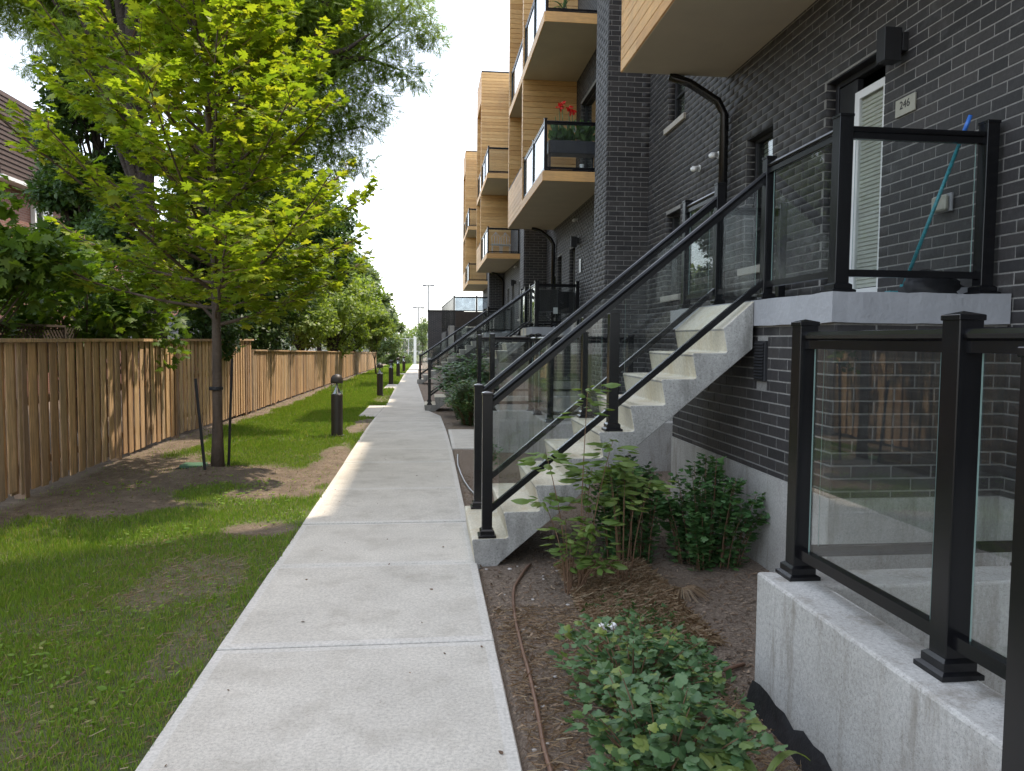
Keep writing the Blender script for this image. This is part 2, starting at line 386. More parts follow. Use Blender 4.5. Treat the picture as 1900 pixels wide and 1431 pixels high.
def G(y):
    return float(np.interp(y, [-50, 13, 19, 25, 33, 41, 51, 75, 90, 1000], [0, 0, -.12, -.18, -.28, -.36, -.50, -.85, -1.0, -1.0]))
def Gv(y): return np.interp(y, [-50, 13, 19, 25, 33, 41, 51, 75, 90, 1000], [0, 0, -.12, -.18, -.28, -.36, -.50, -.85, -1.0, -1.0])
XL = lambda y: float(np.interp(y, [-5, 10, 17, 21, 29, 33, 44, 77], [-1.11, -1.11, -1.17, -1.12, -1.26, -1.26, -1.38, -1.55]))
XR = lambda y: float(np.interp(y, [-5, 11.5, 14, 18, 19, 33, 50, 77], [.365, .365, .34, .28, -.02, -.42, -.62, -.92]))
XLv = lambda y: np.interp(y, [-5, 10, 17, 21, 29, 33, 44, 77], [-1.11, -1.11, -1.17, -1.12, -1.26, -1.26, -1.38, -1.55])
XRv = lambda y: np.interp(y, [-5, 11.5, 14, 18, 19, 33, 50, 77], [.365, .365, .34, .28, -.02, -.42, -.62, -.92])
BAYS = [(17.2, 20.7, -1.56), (29.3, 32.9, -1.70), (44.2, 47.4, -1.85)]
WALLX = 3.64; FX = -4.13
WELLS = [(1.72, WALLX, -3, 3.06), (1.72, WALLX, 9.75, 14.0), (1.0, 1.72, 11.4, 14.0), (1.72, WALLX, 23.9, 28), (1.72, WALLX, 37, 41)]

def vnoise(x, y, s, seed=0):
    """cheap smooth value noise, vectorised"""
    r = np.random.default_rng(seed).random((64, 64)); x = x * s; y = y * s
    xi = np.floor(x).astype(int); yi = np.floor(y).astype(int); fx = x - xi; fy = y - yi
    fx = fx * fx * (3 - 2 * fx); fy = fy * fy * (3 - 2 * fy)
    g = lambda a, b: r[a % 64, b % 64]
    return (g(xi, yi) * (1 - fx) + g(xi + 1, yi) * fx) * (1 - fy) + (g(xi, yi + 1) * (1 - fx) + g(xi + 1, yi + 1) * fx) * fy
def dirt_mask(x, y):
    n = .6 * vnoise(x, y, 1.3, 1) + .4 * vnoise(x, y, 4.0, 2)
    m = np.zeros_like(x)
    def ell(cx, cy, rx, ry, k=1.0):
        d = np.sqrt(((x - cx) / rx) ** 2 + ((y - cy) / ry) ** 2)
        return np.clip((1.25 - d + (n - .5) * .9) * 3, 0, 1) * k
    w = np.interp(y, [0, 5, 8, 11, 16, 60], [.25, .5, .55, .75, .5, .35])
    m = np.maximum(m, np.clip((w - (x - FX) + (n - .5) * .5) * 5, 0, 1))
    m = np.maximum(m, ell(-2.6, 9.3, 1.2, .72)); m = np.maximum(m, ell(-3.5, 9.6, .7, 1.6))
    m = np.maximum(m, ell(-1.6, 8.4, .6, .34)); m = np.maximum(m, ell(-1.3, 10.2, .24, 2.0)); m = np.maximum(m, ell(-3.4, 8.0, .75, .6))
    m = np.maximum(m, ell(-1.6, 5.35, .34, .65, .62)); m = np.maximum(m, ell(-1.3, 4.3, .14, .6, .5)); m = np.maximum(m, ell(-1.45, 6.75, .3, .25))
    m = np.maximum(m, ell(-1.3, 15.2, .2, 1.8, .9)); m = np.maximum(m, ell(-1.35, 23.5, .25, 2, .7)); m = np.maximum(m, ell(-2.0, 3.2, .35, .4, .3))
    m = np.maximum(m, .3 * np.clip((n - .62) * 6, 0, 1))
    return m
def ground_z(x, y):
    z = Gv(y) + (vnoise(x, y, 2.5, 3) - .5) * .025 + (vnoise(x, y, 9, 4) - .5) * .012
    z = z + .13 * np.exp(-(((x + 2.55) / .62) ** 2 + ((y - 9.35) / .45) ** 2))
    z = z - .02 - .09 * ((x > XLv(y) + .015) & (x < XRv(y) - .015))
    return z
def gz1(x, y): return float(ground_z(np.array([float(x)]), np.array([float(y)]))[0])

# ---------------------------------------------------------------- ground
def build_ground():
    xs = np.unique(np.round(np.concatenate([np.linspace(-300, -30, 14), np.linspace(-30, -6, 13), np.linspace(-6, 4, 101), [1.72, 3.64, 1.0], np.linspace(4.5, 20, 10), np.linspace(30, 300, 14)]), 3))
    ys = np.unique(np.round(np.concatenate([np.linspace(-80, -4, 12), np.linspace(-3, 16, 150), np.linspace(16, 40, 70), np.linspace(41, 90, 45), np.linspace(100, 900, 20),
                                            [3.06, 9.75, 14.0, 11.4, 23.9, 28, 37, 41]]), 3))
    X, Y = np.meshgrid(xs, ys); Z = ground_z(X.ravel(), Y.ravel()).reshape(X.shape)
    V_ = np.stack([X.ravel(), Y.ravel(), Z.ravel()], 1)
    nx, ny = len(xs), len(ys)
    cx = (xs[:-1] + xs[1:]) / 2; cy = (ys[:-1] + ys[1:]) / 2
    CX, CY = np.meshgrid(cx, cy); keep = np.ones(CX.shape, bool)
    for (a, b, c_, d) in WELLS: keep &= ~((CX > a) & (CX < b) & (CY > c_) & (CY < d))
    keep &= ~((CX > WALLX + .3) & (CX < 13) & (CY > -4) & (CY < 52))
    J, I = np.nonzero(keep)
    F_ = np.stack([J * nx + I, J * nx + I + 1, (J + 1) * nx + I + 1, (J + 1) * nx + I], 1)
    o = np_mesh('ground', V_, F_, 'ground', kind='structure')
    dm = dirt_mask(V_[:, 0], V_[:, 1]); bedm = ((V_[:, 0] > XRv(V_[:, 1]) - .1) & (V_[:, 0] < 4)).astype(np.float32)
    a = o.data.attributes.new('dirt', 'FLOAT', 'POINT'); a.data.foreach_set('value', dm.astype(np.float32))
    a = o.data.attributes.new('bed', 'FLOAT', 'POINT'); a.data.foreach_set('value', bedm)
    o.data.polygons.foreach_set('use_smooth', [True] * len(o.data.polygons))
build_ground()

# path: one object per cast slab
path = bpy.data.objects.new('path', None); place(path, (0, 0, 0)); tag(path, 'grey concrete garden path of cast slabs running between lawn and townhouses', None, None, 'structure')
def slab(poly, parent, zt, name='slab'):
    """poly counter-clockwise (x,y,z) tops; broomed slab with eased edges"""
    c = Vector((sum(p[0] for p in poly) / len(poly), sum(p[1] for p in poly) / len(poly), 0))
    e = .006; n = len(poly); top = []; inn = []; rim = []; bot = []
    for i, p in enumerate(poly):
        a = Vector((poly[i - 1][0], poly[i - 1][1], 0)); b = Vector((poly[(i + 1) % n][0], poly[(i + 1) % n][1], 0)); q = Vector((p[0], p[1], 0))
        d1 = (q - a).normalized(); d2 = (b - q).normalized(); n1 = Vector((-d1.y, d1.x, 0)); n2 = Vector((-d2.y, d2.x, 0)); off = (n1 + n2)
        off = off / max(.3, off.length_squared / 2)
        top.append((p[0] + off.x * e, p[1] + off.y * e, p[2] + zt)); inn.append((p[0] + off.x * .055, p[1] + off.y * .055, p[2] + zt + .0012)); rim.append((p[0], p[1], p[2] + zt - e)); bot.append((p[0], p[1], p[2] - .12))
    mb = MB(); mb.add(top + rim + bot + inn, [tuple(range(3 * n, 4 * n))] + [(i, (i + 1) % n, 3 * n + (i + 1) % n, 3 * n + i) for i in range(n)] + [(i, n + i, n + (i + 1) % n, (i + 1) % n) for i in range(n)] + [(n + i, 2 * n + i, 2 * n + (i + 1) % n, n + (i + 1) % n) for i in range(n)])
    o = mb.build(name, 'path', parent); o.data.materials.append(MT['path_edge'])
    for p_ in o.data.polygons[1:]: p_.material_index = 1
    return o
joints = [-2.6, -1.1, .45, 1.6, 2.75, 4.08, 5.56, 6.84, 8.42, 10.24, 11.51, 14.0]
while joints[-1] < 76: joints.append(joints[-1] + 1.62)
wide = {5.56, 6.84, 14.0, 4.08}
for i in range(len(joints) - 1):
    a, b = joints[i], joints[i + 1]
    ga = .0115 if a in (5.56, 6.84) else .007 if a in wide else .004; gb = .0115 if b in (5.56, 6.84) else .007 if b in wide else .004
    dz = random.uniform(-.002, .002) + (.003 if i % 2 else 0)
    ya, yb = a + ga, b - gb
    slab([(XL(ya), ya, G(ya)), (XR(ya), ya, G(ya)), (XR(yb), yb, G(yb)), (XL(yb), yb, G(yb))], path, dz)
for (y0, y1, xl) in BAYS:
    ym = (y0 + y1) / 2
    for a, b in ((y0, ym - .003), (ym + .003, y1)):
        slab([(xl, a, G(a)), (XL(a) - .006, a, G(a)), (XL(b) - .006, b, G(b)), (xl, b, G(b))], path, .001)
for (x0, x1) in ((.372, .97), (.976, 1.6)):
    slab([(x0, 11.51, 0), (x1, 11.51, 0), (x1, 13.95, 0), (x0, 13.95, 0)], path, .001)

# ---------------------------------------------------------------- brickwork
BL, BH, JT = .256, .070, .011
def _brick_mesh():
    mb = MB(); x, h, d, c = BL / 2, BH, .004, .0018
    q = lambda y, e: [(-x + e, y, e), (x - e, y, e), (x - e, y, h - e), (-x + e, y, h - e)]
    vs = q(.016, 0) + q(-d + c, 0) + q(-d, c)   # front faces -y
    fs = [(i, (i + 1) % 4, 4 + (i + 1) % 4, 4 + i) for i in range(4)] + [(4 + i, 4 + (i + 1) % 4, 8 + (i + 1) % 4, 8 + i) for i in range(4)] + [(8, 9, 10, 11)]
    mb.add(vs, fs); me, _ = mb.mesh('brick', False); me.materials.append(MT['brick']); return me
BRICK = _brick_mesh(); BV = np.array([v.co[:] for v in BRICK.vertices])
BF = np.array([p.vertices[:] for p in BRICK.polygons])
def bricks(out, wall, p0, d, nrm, L, z0, z1, openings=(), phase=0.0):
    """collect (wall, x, y, z, rot, length, height) for a face; p0 start (x,y), d direction, nrm outward normal"""
    zb = math.floor(z0 / (BH + JT)); rot = math.atan2(nrm[0], -nrm[1])
    k = zb
    while k * (BH + JT) < z1 - .012:
        za = max(z0, k * (BH + JT)); zt = min(z1, k * (BH + JT) + BH); k += 1
        if zt - za < .015: continue
        ints = [(0, L)]
        for (u0, u1, w0, w1) in openings:
            if w0 < zt - .005 and w1 > za + .005:
                ni = []
                for a, b in ints:
                    if u1 <= a or u0 >= b: ni.append((a, b)); continue
                    if u0 > a: ni.append((a, u0))
                    if u1 < b: ni.append((u1, b))
                ints = ni
        off = (0 if k % 2 else (BL + JT) / 2) + phase
        for a, b in ints:
            s = math.floor((a - off) / (BL + JT)) * (BL + JT) + off
            while s < b:
                u0 = max(a, s); u1 = min(b, s + BL); s += BL + JT
                if u1 - u0 < .03: continue
                uc = (u0 + u1) / 2 + random.uniform(-.0012, .0012)
                out.append((wall, p0[0] + d[0] * uc, p0[1] + d[1] * uc, za, rot, u1 - u0, zt - za))
def lay(out, th, cap=300):
    def size(b):
        dx, dy, dz = b[1], b[2], b[3] - 1.65; dist = math.sqrt(dx * dx + dy * dy + dz * dz)
        n = (math.sin(b[4]), -math.cos(b[4])); f = abs(dx * n[0] + dy * n[1]) / dist
        u = (b[1] - 0) / max(.1, b[2])
        vis = 1 if (b[2] > .5 and -.6 < u < .83 and (b[3] - 1.65) / b[2] < .5 and (b[3] - 1.65) / b[2] > -.6) else .01
        return -b[5] * b[6] * f / dist ** 2 * vis
    out.sort(key=size)
    for b in out[:cap]:
        o = bpy.data.objects.new('brick', BRICK); o.parent = b[0]; o.location = Vector((b[1], b[2], b[3])) - WL[b[0].name]
        o.rotation_euler = (0, 0, b[4]); o.scale = (b[5] / BL, random.uniform(.92, 1.08), b[6] / BH); COL.objects.link(o)
    rest = out[cap:]
    if not rest: return
    n = len(rest); A = np.array([r[1:] for r in rest]); cs, sn = np.cos(A[:, 3]), np.sin(A[:, 3])
    x = BV[None, :, 0] * (A[:, 4] / BL)[:, None]; y = np.repeat(BV[None, :, 1], n, 0); z = BV[None, :, 2] * (A[:, 5] / BH)[:, None]
    V_ = np.stack([x * cs[:, None] - y * sn[:, None] + A[:, 0:1], x * sn[:, None] + y * cs[:, None] + A[:, 1:2], z + A[:, 2:3]], 2).reshape(-1, 3)
    F_ = (BF[None] + (np.arange(n) * len(BV))[:, None, None]).reshape(-1, 4)
    np_mesh('brickwork', V_, F_, 'brick', th, kind='stuff')
def wall_panel(mb, p0, d, nrm, L, z0, z1, openings, th=.2):
    us = sorted({0, L, *[o[0] for o in openings], *[o[1] for o in openings]})
    for a, b in zip(us[:-1], us[1:]):
        if b <= 0 or a >= L: continue
        zs = [(z0, z1)]
        for (u0, u1, w0, w1) in openings:
            if u0 < b - 1e-6 and u1 > a + 1e-6:
                nz = []
                for p, q in zs:
                    if w1 <= p or w0 >= q: nz.append((p, q)); continue
                    if w0 > p: nz.append((p, w0))
                    if w1 < q: nz.append((w1, q))
                zs = nz
        for p, q in zs:
            c = [(p0[0] + d[0] * u - nrm[0] * t_, p0[1] + d[1] * u - nrm[1] * t_) for u in (a, b) for t_ in (0, th)]
            mb.box(min(x for x, _ in c), min(y for _, y in c), p, max(x for x, _ in c), max(y for _, y in c), q)

# ---------------------------------------------------------------- townhouses
PX = 2.93   # face of the projecting piers
def framed_window(parent, y0, y1, z0, z1, x=WALLX + .10, blind=True, door=False):
    mb = MB(); t_ = .05
    mb.cbox(x, y0, z0, x + .07, y0 + t_, z1); mb.cbox(x, y1 - t_, z0, x + .07, y1, z1); mb.cbox(x, y0 + t_, z1 - t_, x + .07, y1 - t_, z1); mb.cbox(x, y0 + t_, z0, x + .07, y1 - t_, z0 + t_)
    if not door and z1 - z0 > 1.3: mb.cbox(x + .002, y0 + t_, z0 + .42, x + .068, y1 - t_, z0 + .46)
    f = mb.build('door_frame' if door else 'window_frame', 'blackmatte', parent)
    MB().box(x + .03, y0 + t_, z0 + t_, x + .036, y1 - t_, z1 - t_).build('pane', 'pane', f)
    r = MB(); r.box(x + .5, y0 - .2, z0 - .1, x + .52, y1 + .2, z1 + .1); r.build('room_wall', 'interior', f)
    if blind:
        b = MB(); z = z0 + .06
        while z < z1 - .05: b.add([(x + .085, y0 + t_, z), (x + .085, y1 - t_, z), (x + .095, y1 - t_, z + .045), (x + .095, y0 + t_, z + .045)], [(0, 1, 2, 3)]); z += .05
        b.build('blind', 'blind', f)
    return f
def sill(parent, y0, y1, z):
    return MB().cbox(WALLX - .045, y0 - .08, z - .085, WALLX + .1, y1 + .08, z, .006).build('sill', 'sill', parent)
def townhouse(y0, y1, zb, wins, doors, label, cap, pier=None, near_bricks=(0, 0, 0), roof=11.9, jamb=True):
    th = thing('townhouse', label, 'townhouse', (WALLX + 4, (y0 + y1) / 2, G(y0)), 'dark brick townhouses in one terrace')
    ops = [(a - y0, b - y0, c_, d) for (a, b, c_, d) in wins + doors]
    bz0, bz1, by1 = near_bricks     # modelled brick zone
    mb = MB(); wall_panel(mb, (WALLX, y0), (0, 1), (-1, 0), y1 - y0, bz0, bz1, ops)
    w = mb.build('wall', 'mortar', th)
    mb = MB(); mb.box(WALLX, y0, bz1, WALLX + .2, y1, roof)
    wu = mb.build('wall', 'bricktex', th)
    mb = MB(); mb.box(WALLX - .012, y0, -2.2, WALLX + .2, y1, bz0); mb.build('foundation', 'conc', th)
    MB().box(WALLX + .21, y0 + .01, roof - .35, 14, y1 - .01, roof - .1).build('roof', 'grey', th)
    MB().box(WALLX - .05, y0 + .005, roof + .002, WALLX + .3, y1 - .005, roof + .08).build('coping', 'blackmatte', th)
    MB().box(WALLX + .7, y0 + .02, -2, 14, y1 - .02, roof - .36).build('inner_block', 'interior', th)
    out = []
    bricks(out, w, (WALLX, y0), (0, 1), (-1, 0), y1 - y0, bz0 + .005, bz1, ops)
    if pier:
        pb = MB(); pb.box(PX, pier, bz0 - 1.2, WALLX - .002, pier + .9, 9.6 if pier < 20 else 12); po = pb.build('pier', 'mortar', th)  # first pier's unseen top kept low so sun reaches the path
        bricks(out, po, (PX, pier), (1, 0), (0, -1), WALLX - PX, bz0 - 1.2, min(9.58, bz1 + 4), (), .05)
        bricks(out, po, (PX, pier), (0, 1), (-1, 0), .9, bz0 - 1.2, min(9.58, bz1 + 4))
    for (a, b, c_, d) in wins + doors:
        if jamb: bricks(out, w, (WALLX + .004, b), (1, 0), (0, -1), .10, max(c_, bz0), min(d, bz1), (), .0)
        # steel lintel / dark head
        MB().box(WALLX + .004, a, d - .012, WALLX + .12, b, d - .002).build('lintel', 'blackmatte', th)
    lay(out, th, cap)
    for (a, b, c_, d) in wins:
        framed_window(th, a, b, c_, d); sill(th, a, b, c_)
    return th
U1 = townhouse(-4, 12.49, .68, [(7.86, 8.54, 2.50, 3.97), (10.74, 11.5, 4.90, 6.5), (10.82, 11.5, 2.34, 3.59), (1.2, 2.4, 2.5, 3.97)], [(5.86, 6.78, 1.98, 4.03)],
               'dark brick townhouse nearest the viewer with its front door open above the porch', 300, None, (.68, 7.4, 12.49))
U2 = townhouse(12.49, 23.4, .5, [(15.7, 16.45, 2.5, 4.0), (14.2, 15.0, 5.1, 7.2), (16.6, 18.3, 5.12, 7.3), (21.7, 22.3, 2.3, 3.5)], [(18.76, 19.55, 1.98, 4.0), (20.67, 21.4, 1.98, 4.0)],
               'second dark brick townhouse, its corner pier rising beside the red flowered balcony', 300, 12.49, (.5, 8.4, 0))
U3 = townhouse(23.4, 36.8, .4, [(29.8, 30.6, 2.5, 4.0), (26.5, 27.2, 2.3, 3.5)], [(32.2, 33.1, 1.9, 4.0), (34.2, 35.0, 1.9, 4.0)],
               'third dark brick townhouse behind the camping chair porch', 200, 23.4, (.4, 5.2, 0), jamb=False)
U4 = townhouse(36.8, 51, .3, [(44, 44.8, 2.5, 4.0)], [(46.2, 47.0, 1.9, 4.0)],
               'farthest dark brick townhouse at the end of the terrace', 60, 36.8, (.3, 4.6, 0), jamb=False)
for th_, a_, b_ in ((U2, 15.3, 23.1), (U3, 26.2, 36.7), (U4, 39.5, 50.9)): MB().box(WALLX + .02, a_, 11.99, WALLX + .25, b_, 12.75).build('shade_parapet', 'bricktex', th_)  # unseen boxes added on the roofline to shade the path edge
# the near front door: white framed screen door with slatted lower shutter, standing in a dark recess
dr = bpy.data.objects.new('door', None); place(dr, (WALLX + .1, 6.3, 1.98), U1)
fr = MB(); fr.cbox(WALLX + .09, 5.86, 1.98, WALLX + .17, 5.91, 4.02); fr.cbox(WALLX + .09, 6.73, 1.98, WALLX + .17, 6.78, 4.02); fr.cbox(WALLX + .09, 5.91, 3.97, WALLX + .17, 6.73, 4.02); fr.build('door_frame', 'blackmatte', dr)
ld = MB(); x = WALLX + .12
for a, b, c_, d in ((5.90, 6.00, 2.0, 3.83), (6.35, 6.42, 2.0, 3.83), (6.0, 6.35, 3.76, 3.83), (6.0, 6.35, 2.0, 2.12)): ld.cbox(x - .05, a, c_, x, b, d, .003)
ld.build('door_leaf', 'white', dr)
b = MB(); z = 2.13
while z < 3.75:
    b.add([(x - .024, 6.0, z), (x - .024, 6.35, z), (x - .012, 6.35, z + .03), (x - .012, 6.0, z + .03)], [(0, 1, 2, 3)]); b.add([(x - .012, 6.0, z + .03), (x - .012, 6.35, z + .03), (x - .024, 6.35, z + .036), (x - .024, 6.0, z + .036)], [(0, 1, 2, 3)]); z += .036
b.build('door_blind', 'blind', dr)
MB().box(x - .04, 6.0, 2.12, x - .035, 6.35, 3.76).build('door_glass', 'glass', dr)
MB().box(x - .02, 6.43, 1.98, x + .03, 6.72, 3.96).build('door_panel', 'blackmatte', dr)
hd = MB(); hd.cbox(x - .09, 6.50, 2.85, x - .02, 6.54, 3.05, .004); hd.tube([(x - .09, 6.52, 2.9), (x - .12, 6.52, 2.9), (x - .12, 6.52, 2.74), (x - .09, 6.52, 2.74)], .009, 6); hd.build('handle', 'steel', dr)
# doors further on are plain dark leaves
for th, (a, b) in ((U2, (18.76, 19.55)), (U2, (20.67, 21.4)), (U3, (32.2, 33.1)), (U3, (34.2, 35.0)), (U4, (46.2, 47.0))):
    d_ = MB().cbox(WALLX + .12, a + .04, 1.95, WALLX + .16, b - .04, 3.95, .004).build('door', 'blackmatte', th)
    MB().box(WALLX + .105, a + .2, 2.3, WALLX + .118, b - .2, 3.7).build('pane', 'house_glass', d_)
# foundations show a pale step under the brick: window sills, vents, plates
def wall_lamp(y, z, label):
    t_ = thing('wall_lamp', label, 'wall lamp', (WALLX, y, z - .12), 'square black wall lamps beside the front doors')
    MB().cbox(WALLX - .05, y - .05, z - .05, WALLX - .001, y + .10, z + .09).build('bracket', 'blackmatte', t_)
    MB().cbox(WALLX - .20, y - .055, z - .13, WALLX - .06, y + .055, z + .12).build('lamp_body', 'blackmatte', t_)
wall_lamp(5.62, 3.93, 'square black wall lamp above the numbered plate by the open door')
wall_lamp(18.35, 4.05, 'square black wall lamp beside the downpipe behind the camping chairs')
wall_lamp(31.8, 4.05, 'smallest far square black wall lamp on the third townhouse')
pl = thing('number_plate', 'small pale plate reading 246 on dark brick beside the door', 'house number', (WALLX, 5.55, 3.4))
MB().cbox(WALLX - .022, 5.44, 3.40, WALLX - .008, 5.68, 3.53, .002).build('plate', 'plate', pl)
def text(name, s, size, loc, rot, mat, parent, ext=.001):
    cu = bpy.data.curves.new(name, 'FONT'); cu.body = s; cu.size = size; cu.extrude = ext; cu.align_x = 'CENTER'; cu.align_y = 'CENTER'
    q = bpy.data.objects.new('text_source', cu); COL.objects.link(q); bpy.context.view_layer.update()
    me = bpy.data.meshes.new_from_object(q.evaluated_get(bpy.context.evaluated_depsgraph_get())); bpy.data.objects.remove(q)
    me.materials.clear(); me.materials.append(MT[mat]); o = bpy.data.objects.new(name, me); place(o, loc, parent); o.rotation_euler = rot; return o
text('numerals', '246', .085, (WALLX - .0235, 5.56, 3.475), (PI / 2, 0, -PI / 2), 'ink', pl)
ou = thing('outdoor_socket', 'grey weatherproof socket cover on the brick behind the porch glass', 'socket', (WALLX, 5.06, 2.57))
MB().cbox(WALLX - .035, 4.97, 2.575, WALLX - .018, 5.15, 2.70, .003).build('back_plate', 'grey', ou); MB().cbox(WALLX - .075, 4.985, 2.58, WALLX - .036, 5.135, 2.69, .012).build('cover', 'plate', ou)
pt = thing('paper_notice', 'small white notice on the second townhouse wall by its door', 'notice', (WALLX, 18.0, 3.3)); MB().cbox(WALLX - .03, 17.93, 3.28, WALLX - .022, 18.13, 3.6, .001).build('sheet', 'white', pt)
for y, z, lb in ((10.05, 3.93, 'left white elbow vent pipe on brick above the stair rail'), (9.38, 3.95, 'right white elbow vent pipe on brick beside the downpipe'), (18.5, 4.55, 'white elbow vent pipe under the second balcony soffit'), (31.2, 4.6, 'tiny far white elbow vent pipe under the third soffit')):
    v = thing('vent_pipe', lb, 'vent pipe', (WALLX, y, z), 'white elbow vent pipes on the brick')
    MB().tube([(WALLX - .005, y, z + .05), (WALLX - .10, y, z + .05), (WALLX - .12, y - .03, z + .03), (WALLX - .125, y - .09, z + .01), (WALLX - .125, y - .17, z + .005)], .030, 10).build('pipe', 'white', v, smooth=True)
    MB().tube([(WALLX - .016, y, z + .05), (WALLX - .006, y, z + .05)], .045, 12).build('collar', 'white', v)
# downpipes with an offset under each balcony
def downpipe(y, x0, zt, lb):
    d = thing('downpipe', lb, 'downpipe', (WALLX, y, 1.0), 'black metal downpipes')
    pr = MB(); P = [(x0, y + .1, zt - .02), (x0 + .25, y + .08, zt - .10), (WALLX - .16, y, zt - .33), (WALLX - .075, y, zt - .48), (WALLX - .07, y, 1.2)]
    pr.tube(P, .054, 8); pr.build('pipe', 'blackmetal', d, smooth=True)
    for z in (3.2, 1.9): MB().cbox(WALLX - .125, y - .058, z, WALLX - .01, y + .058, z + .03, .003).build('strap', 'blackmetal', d)
downpipe(9.05, 2.9, 4.88, 'black metal downpipe cranking back from the nearest soffit')
downpipe(21.7, 2.95, 4.88, 'black metal downpipe under the second balcony soffit')
downpipe(36.3, 3.0, 4.88, 'distant black metal downpipe under the third balcony soffit')

# ---------------------------------------------------------------- railings
TOPP = [(-.018, -.004), (.018, -.004), (.027, .003), (.031, .016), (.024, .031), (.010, .034), (-.010, .034), (-.024, .031), (-.031, .016), (-.027, .003)]
MIDP = [(-.020, -.018), (.020, -.018), (.020, .018), (-.020, .018)]
BOTP = [(-.020, -.022), (.020, -.022), (.020, .022), (-.020, .022)]
def post(parent, x, y, zb, zt, w=.076, base=True, cap=True):
    h = w / 2
    o = MB().cbox(x - h, y - h, zb, x + h, y + h, zt, .003).build('post', 'blackmetal', parent)
    if cap:
        c_ = MB(); c_.cbox(x - h - .004, y - h - .004, zt - .012, x + h + .004, y + h + .004, zt + .006, .002)
        q = h + .002; c_.add([(x - q, y - q, zt + .006), (x + q, y - q, zt + .006), (x + q, y + q, zt + .006), (x - q, y + q, zt + .006), (x, y, zt + .018)], [(0, 1, 4), (1, 2, 4), (2, 3, 4), (3, 0, 4)])
        c_.build('post_cap', 'blackmetal', o)
    if base:
        def ring(mb, w0, w1, z0, z1):
            vs = [(x - w0, y - w0, z0), (x + w0, y - w0, z0), (x + w0, y + w0, z0), (x - w0, y + w0, z0), (x - w1, y - w1, z1), (x + w1, y - w1, z1), (x + w1, y + w1, z1), (x - w1, y + w1, z1)]
            mb.add(vs, [(4, 5, 6, 7), (0, 1, 5, 4), (1, 2, 6, 5), (2, 3, 7, 6), (3, 0, 4, 7)])
        b_ = MB(); k = w / .076
        ring(b_, .066 * k, .066 * k, zb, zb + .016); ring(b_, .066 * k, .052 * k, zb + .016, zb + .024); ring(b_, .052 * k, .052 * k, zb + .024, zb + .05); ring(b_, .052 * k, h + .002, zb + .05, zb + .06)
        b_.build('base_cover', 'blackmetal', o)
    return o
def panel(parent, a, b, zta, ztb, zba, zbb, glass='glass', gap=.05, pw=.038, rail=True):
    """a, b = (x, y) post centres; rails and a glass pane between them"""
    a = Vector((a[0], a[1])); b = Vector((b[0], b[1])); L = (b - a).length; d = (b - a) / L
    def pt(s, z0, z1): k = s / L; q = a + d * s; return Vector((q.x, q.y, z0 + (z1 - z0) * k))
    s0, s1 = pw, L - pw
    if rail:
        tr = MB(); tr.bar(pt(s0, zta, ztb), pt(s1, zta, ztb), TOPP); tr.build('top_rail', 'blackmetal', parent)
        MB().bar(pt(s0, zta - .0235, ztb - .055), pt(s1, zta - .0235, ztb - .0235), MIDP).build('glazing_channel', 'blackmetal', parent)
    MB().bar(pt(s0, zba, zbb), pt(s1, zba, zbb), BOTP).build('bottom_rail', 'blackmetal', parent)
    g0, g1 = s0 + gap, s1 - gap; n = Vector((d.y, -d.x)) * .003
    P = [pt(g0, zba + .02, zbb + .02), pt(g1, zba + .02, zbb + .02), pt(g1, zta - .043, ztb - .043), pt(g0, zta - .043, ztb - .043)]
    vs = [(p_.x + n.x, p_.y + n.y, p_.z) for p_ in P] + [(p_.x - n.x, p_.y - n.y, p_.z) for p_ in P]
    g = MB().add(vs, [(0, 1, 2, 3), (7, 6, 5, 4)]).build('glass_panel', glass, parent)
    e = MB().add(vs, [(0, 4, 5, 1), (1, 5, 6, 2), (2, 6, 7, 3), (3, 7, 4, 0)]).build('glass_edge', 'glassedge', g)
    return g

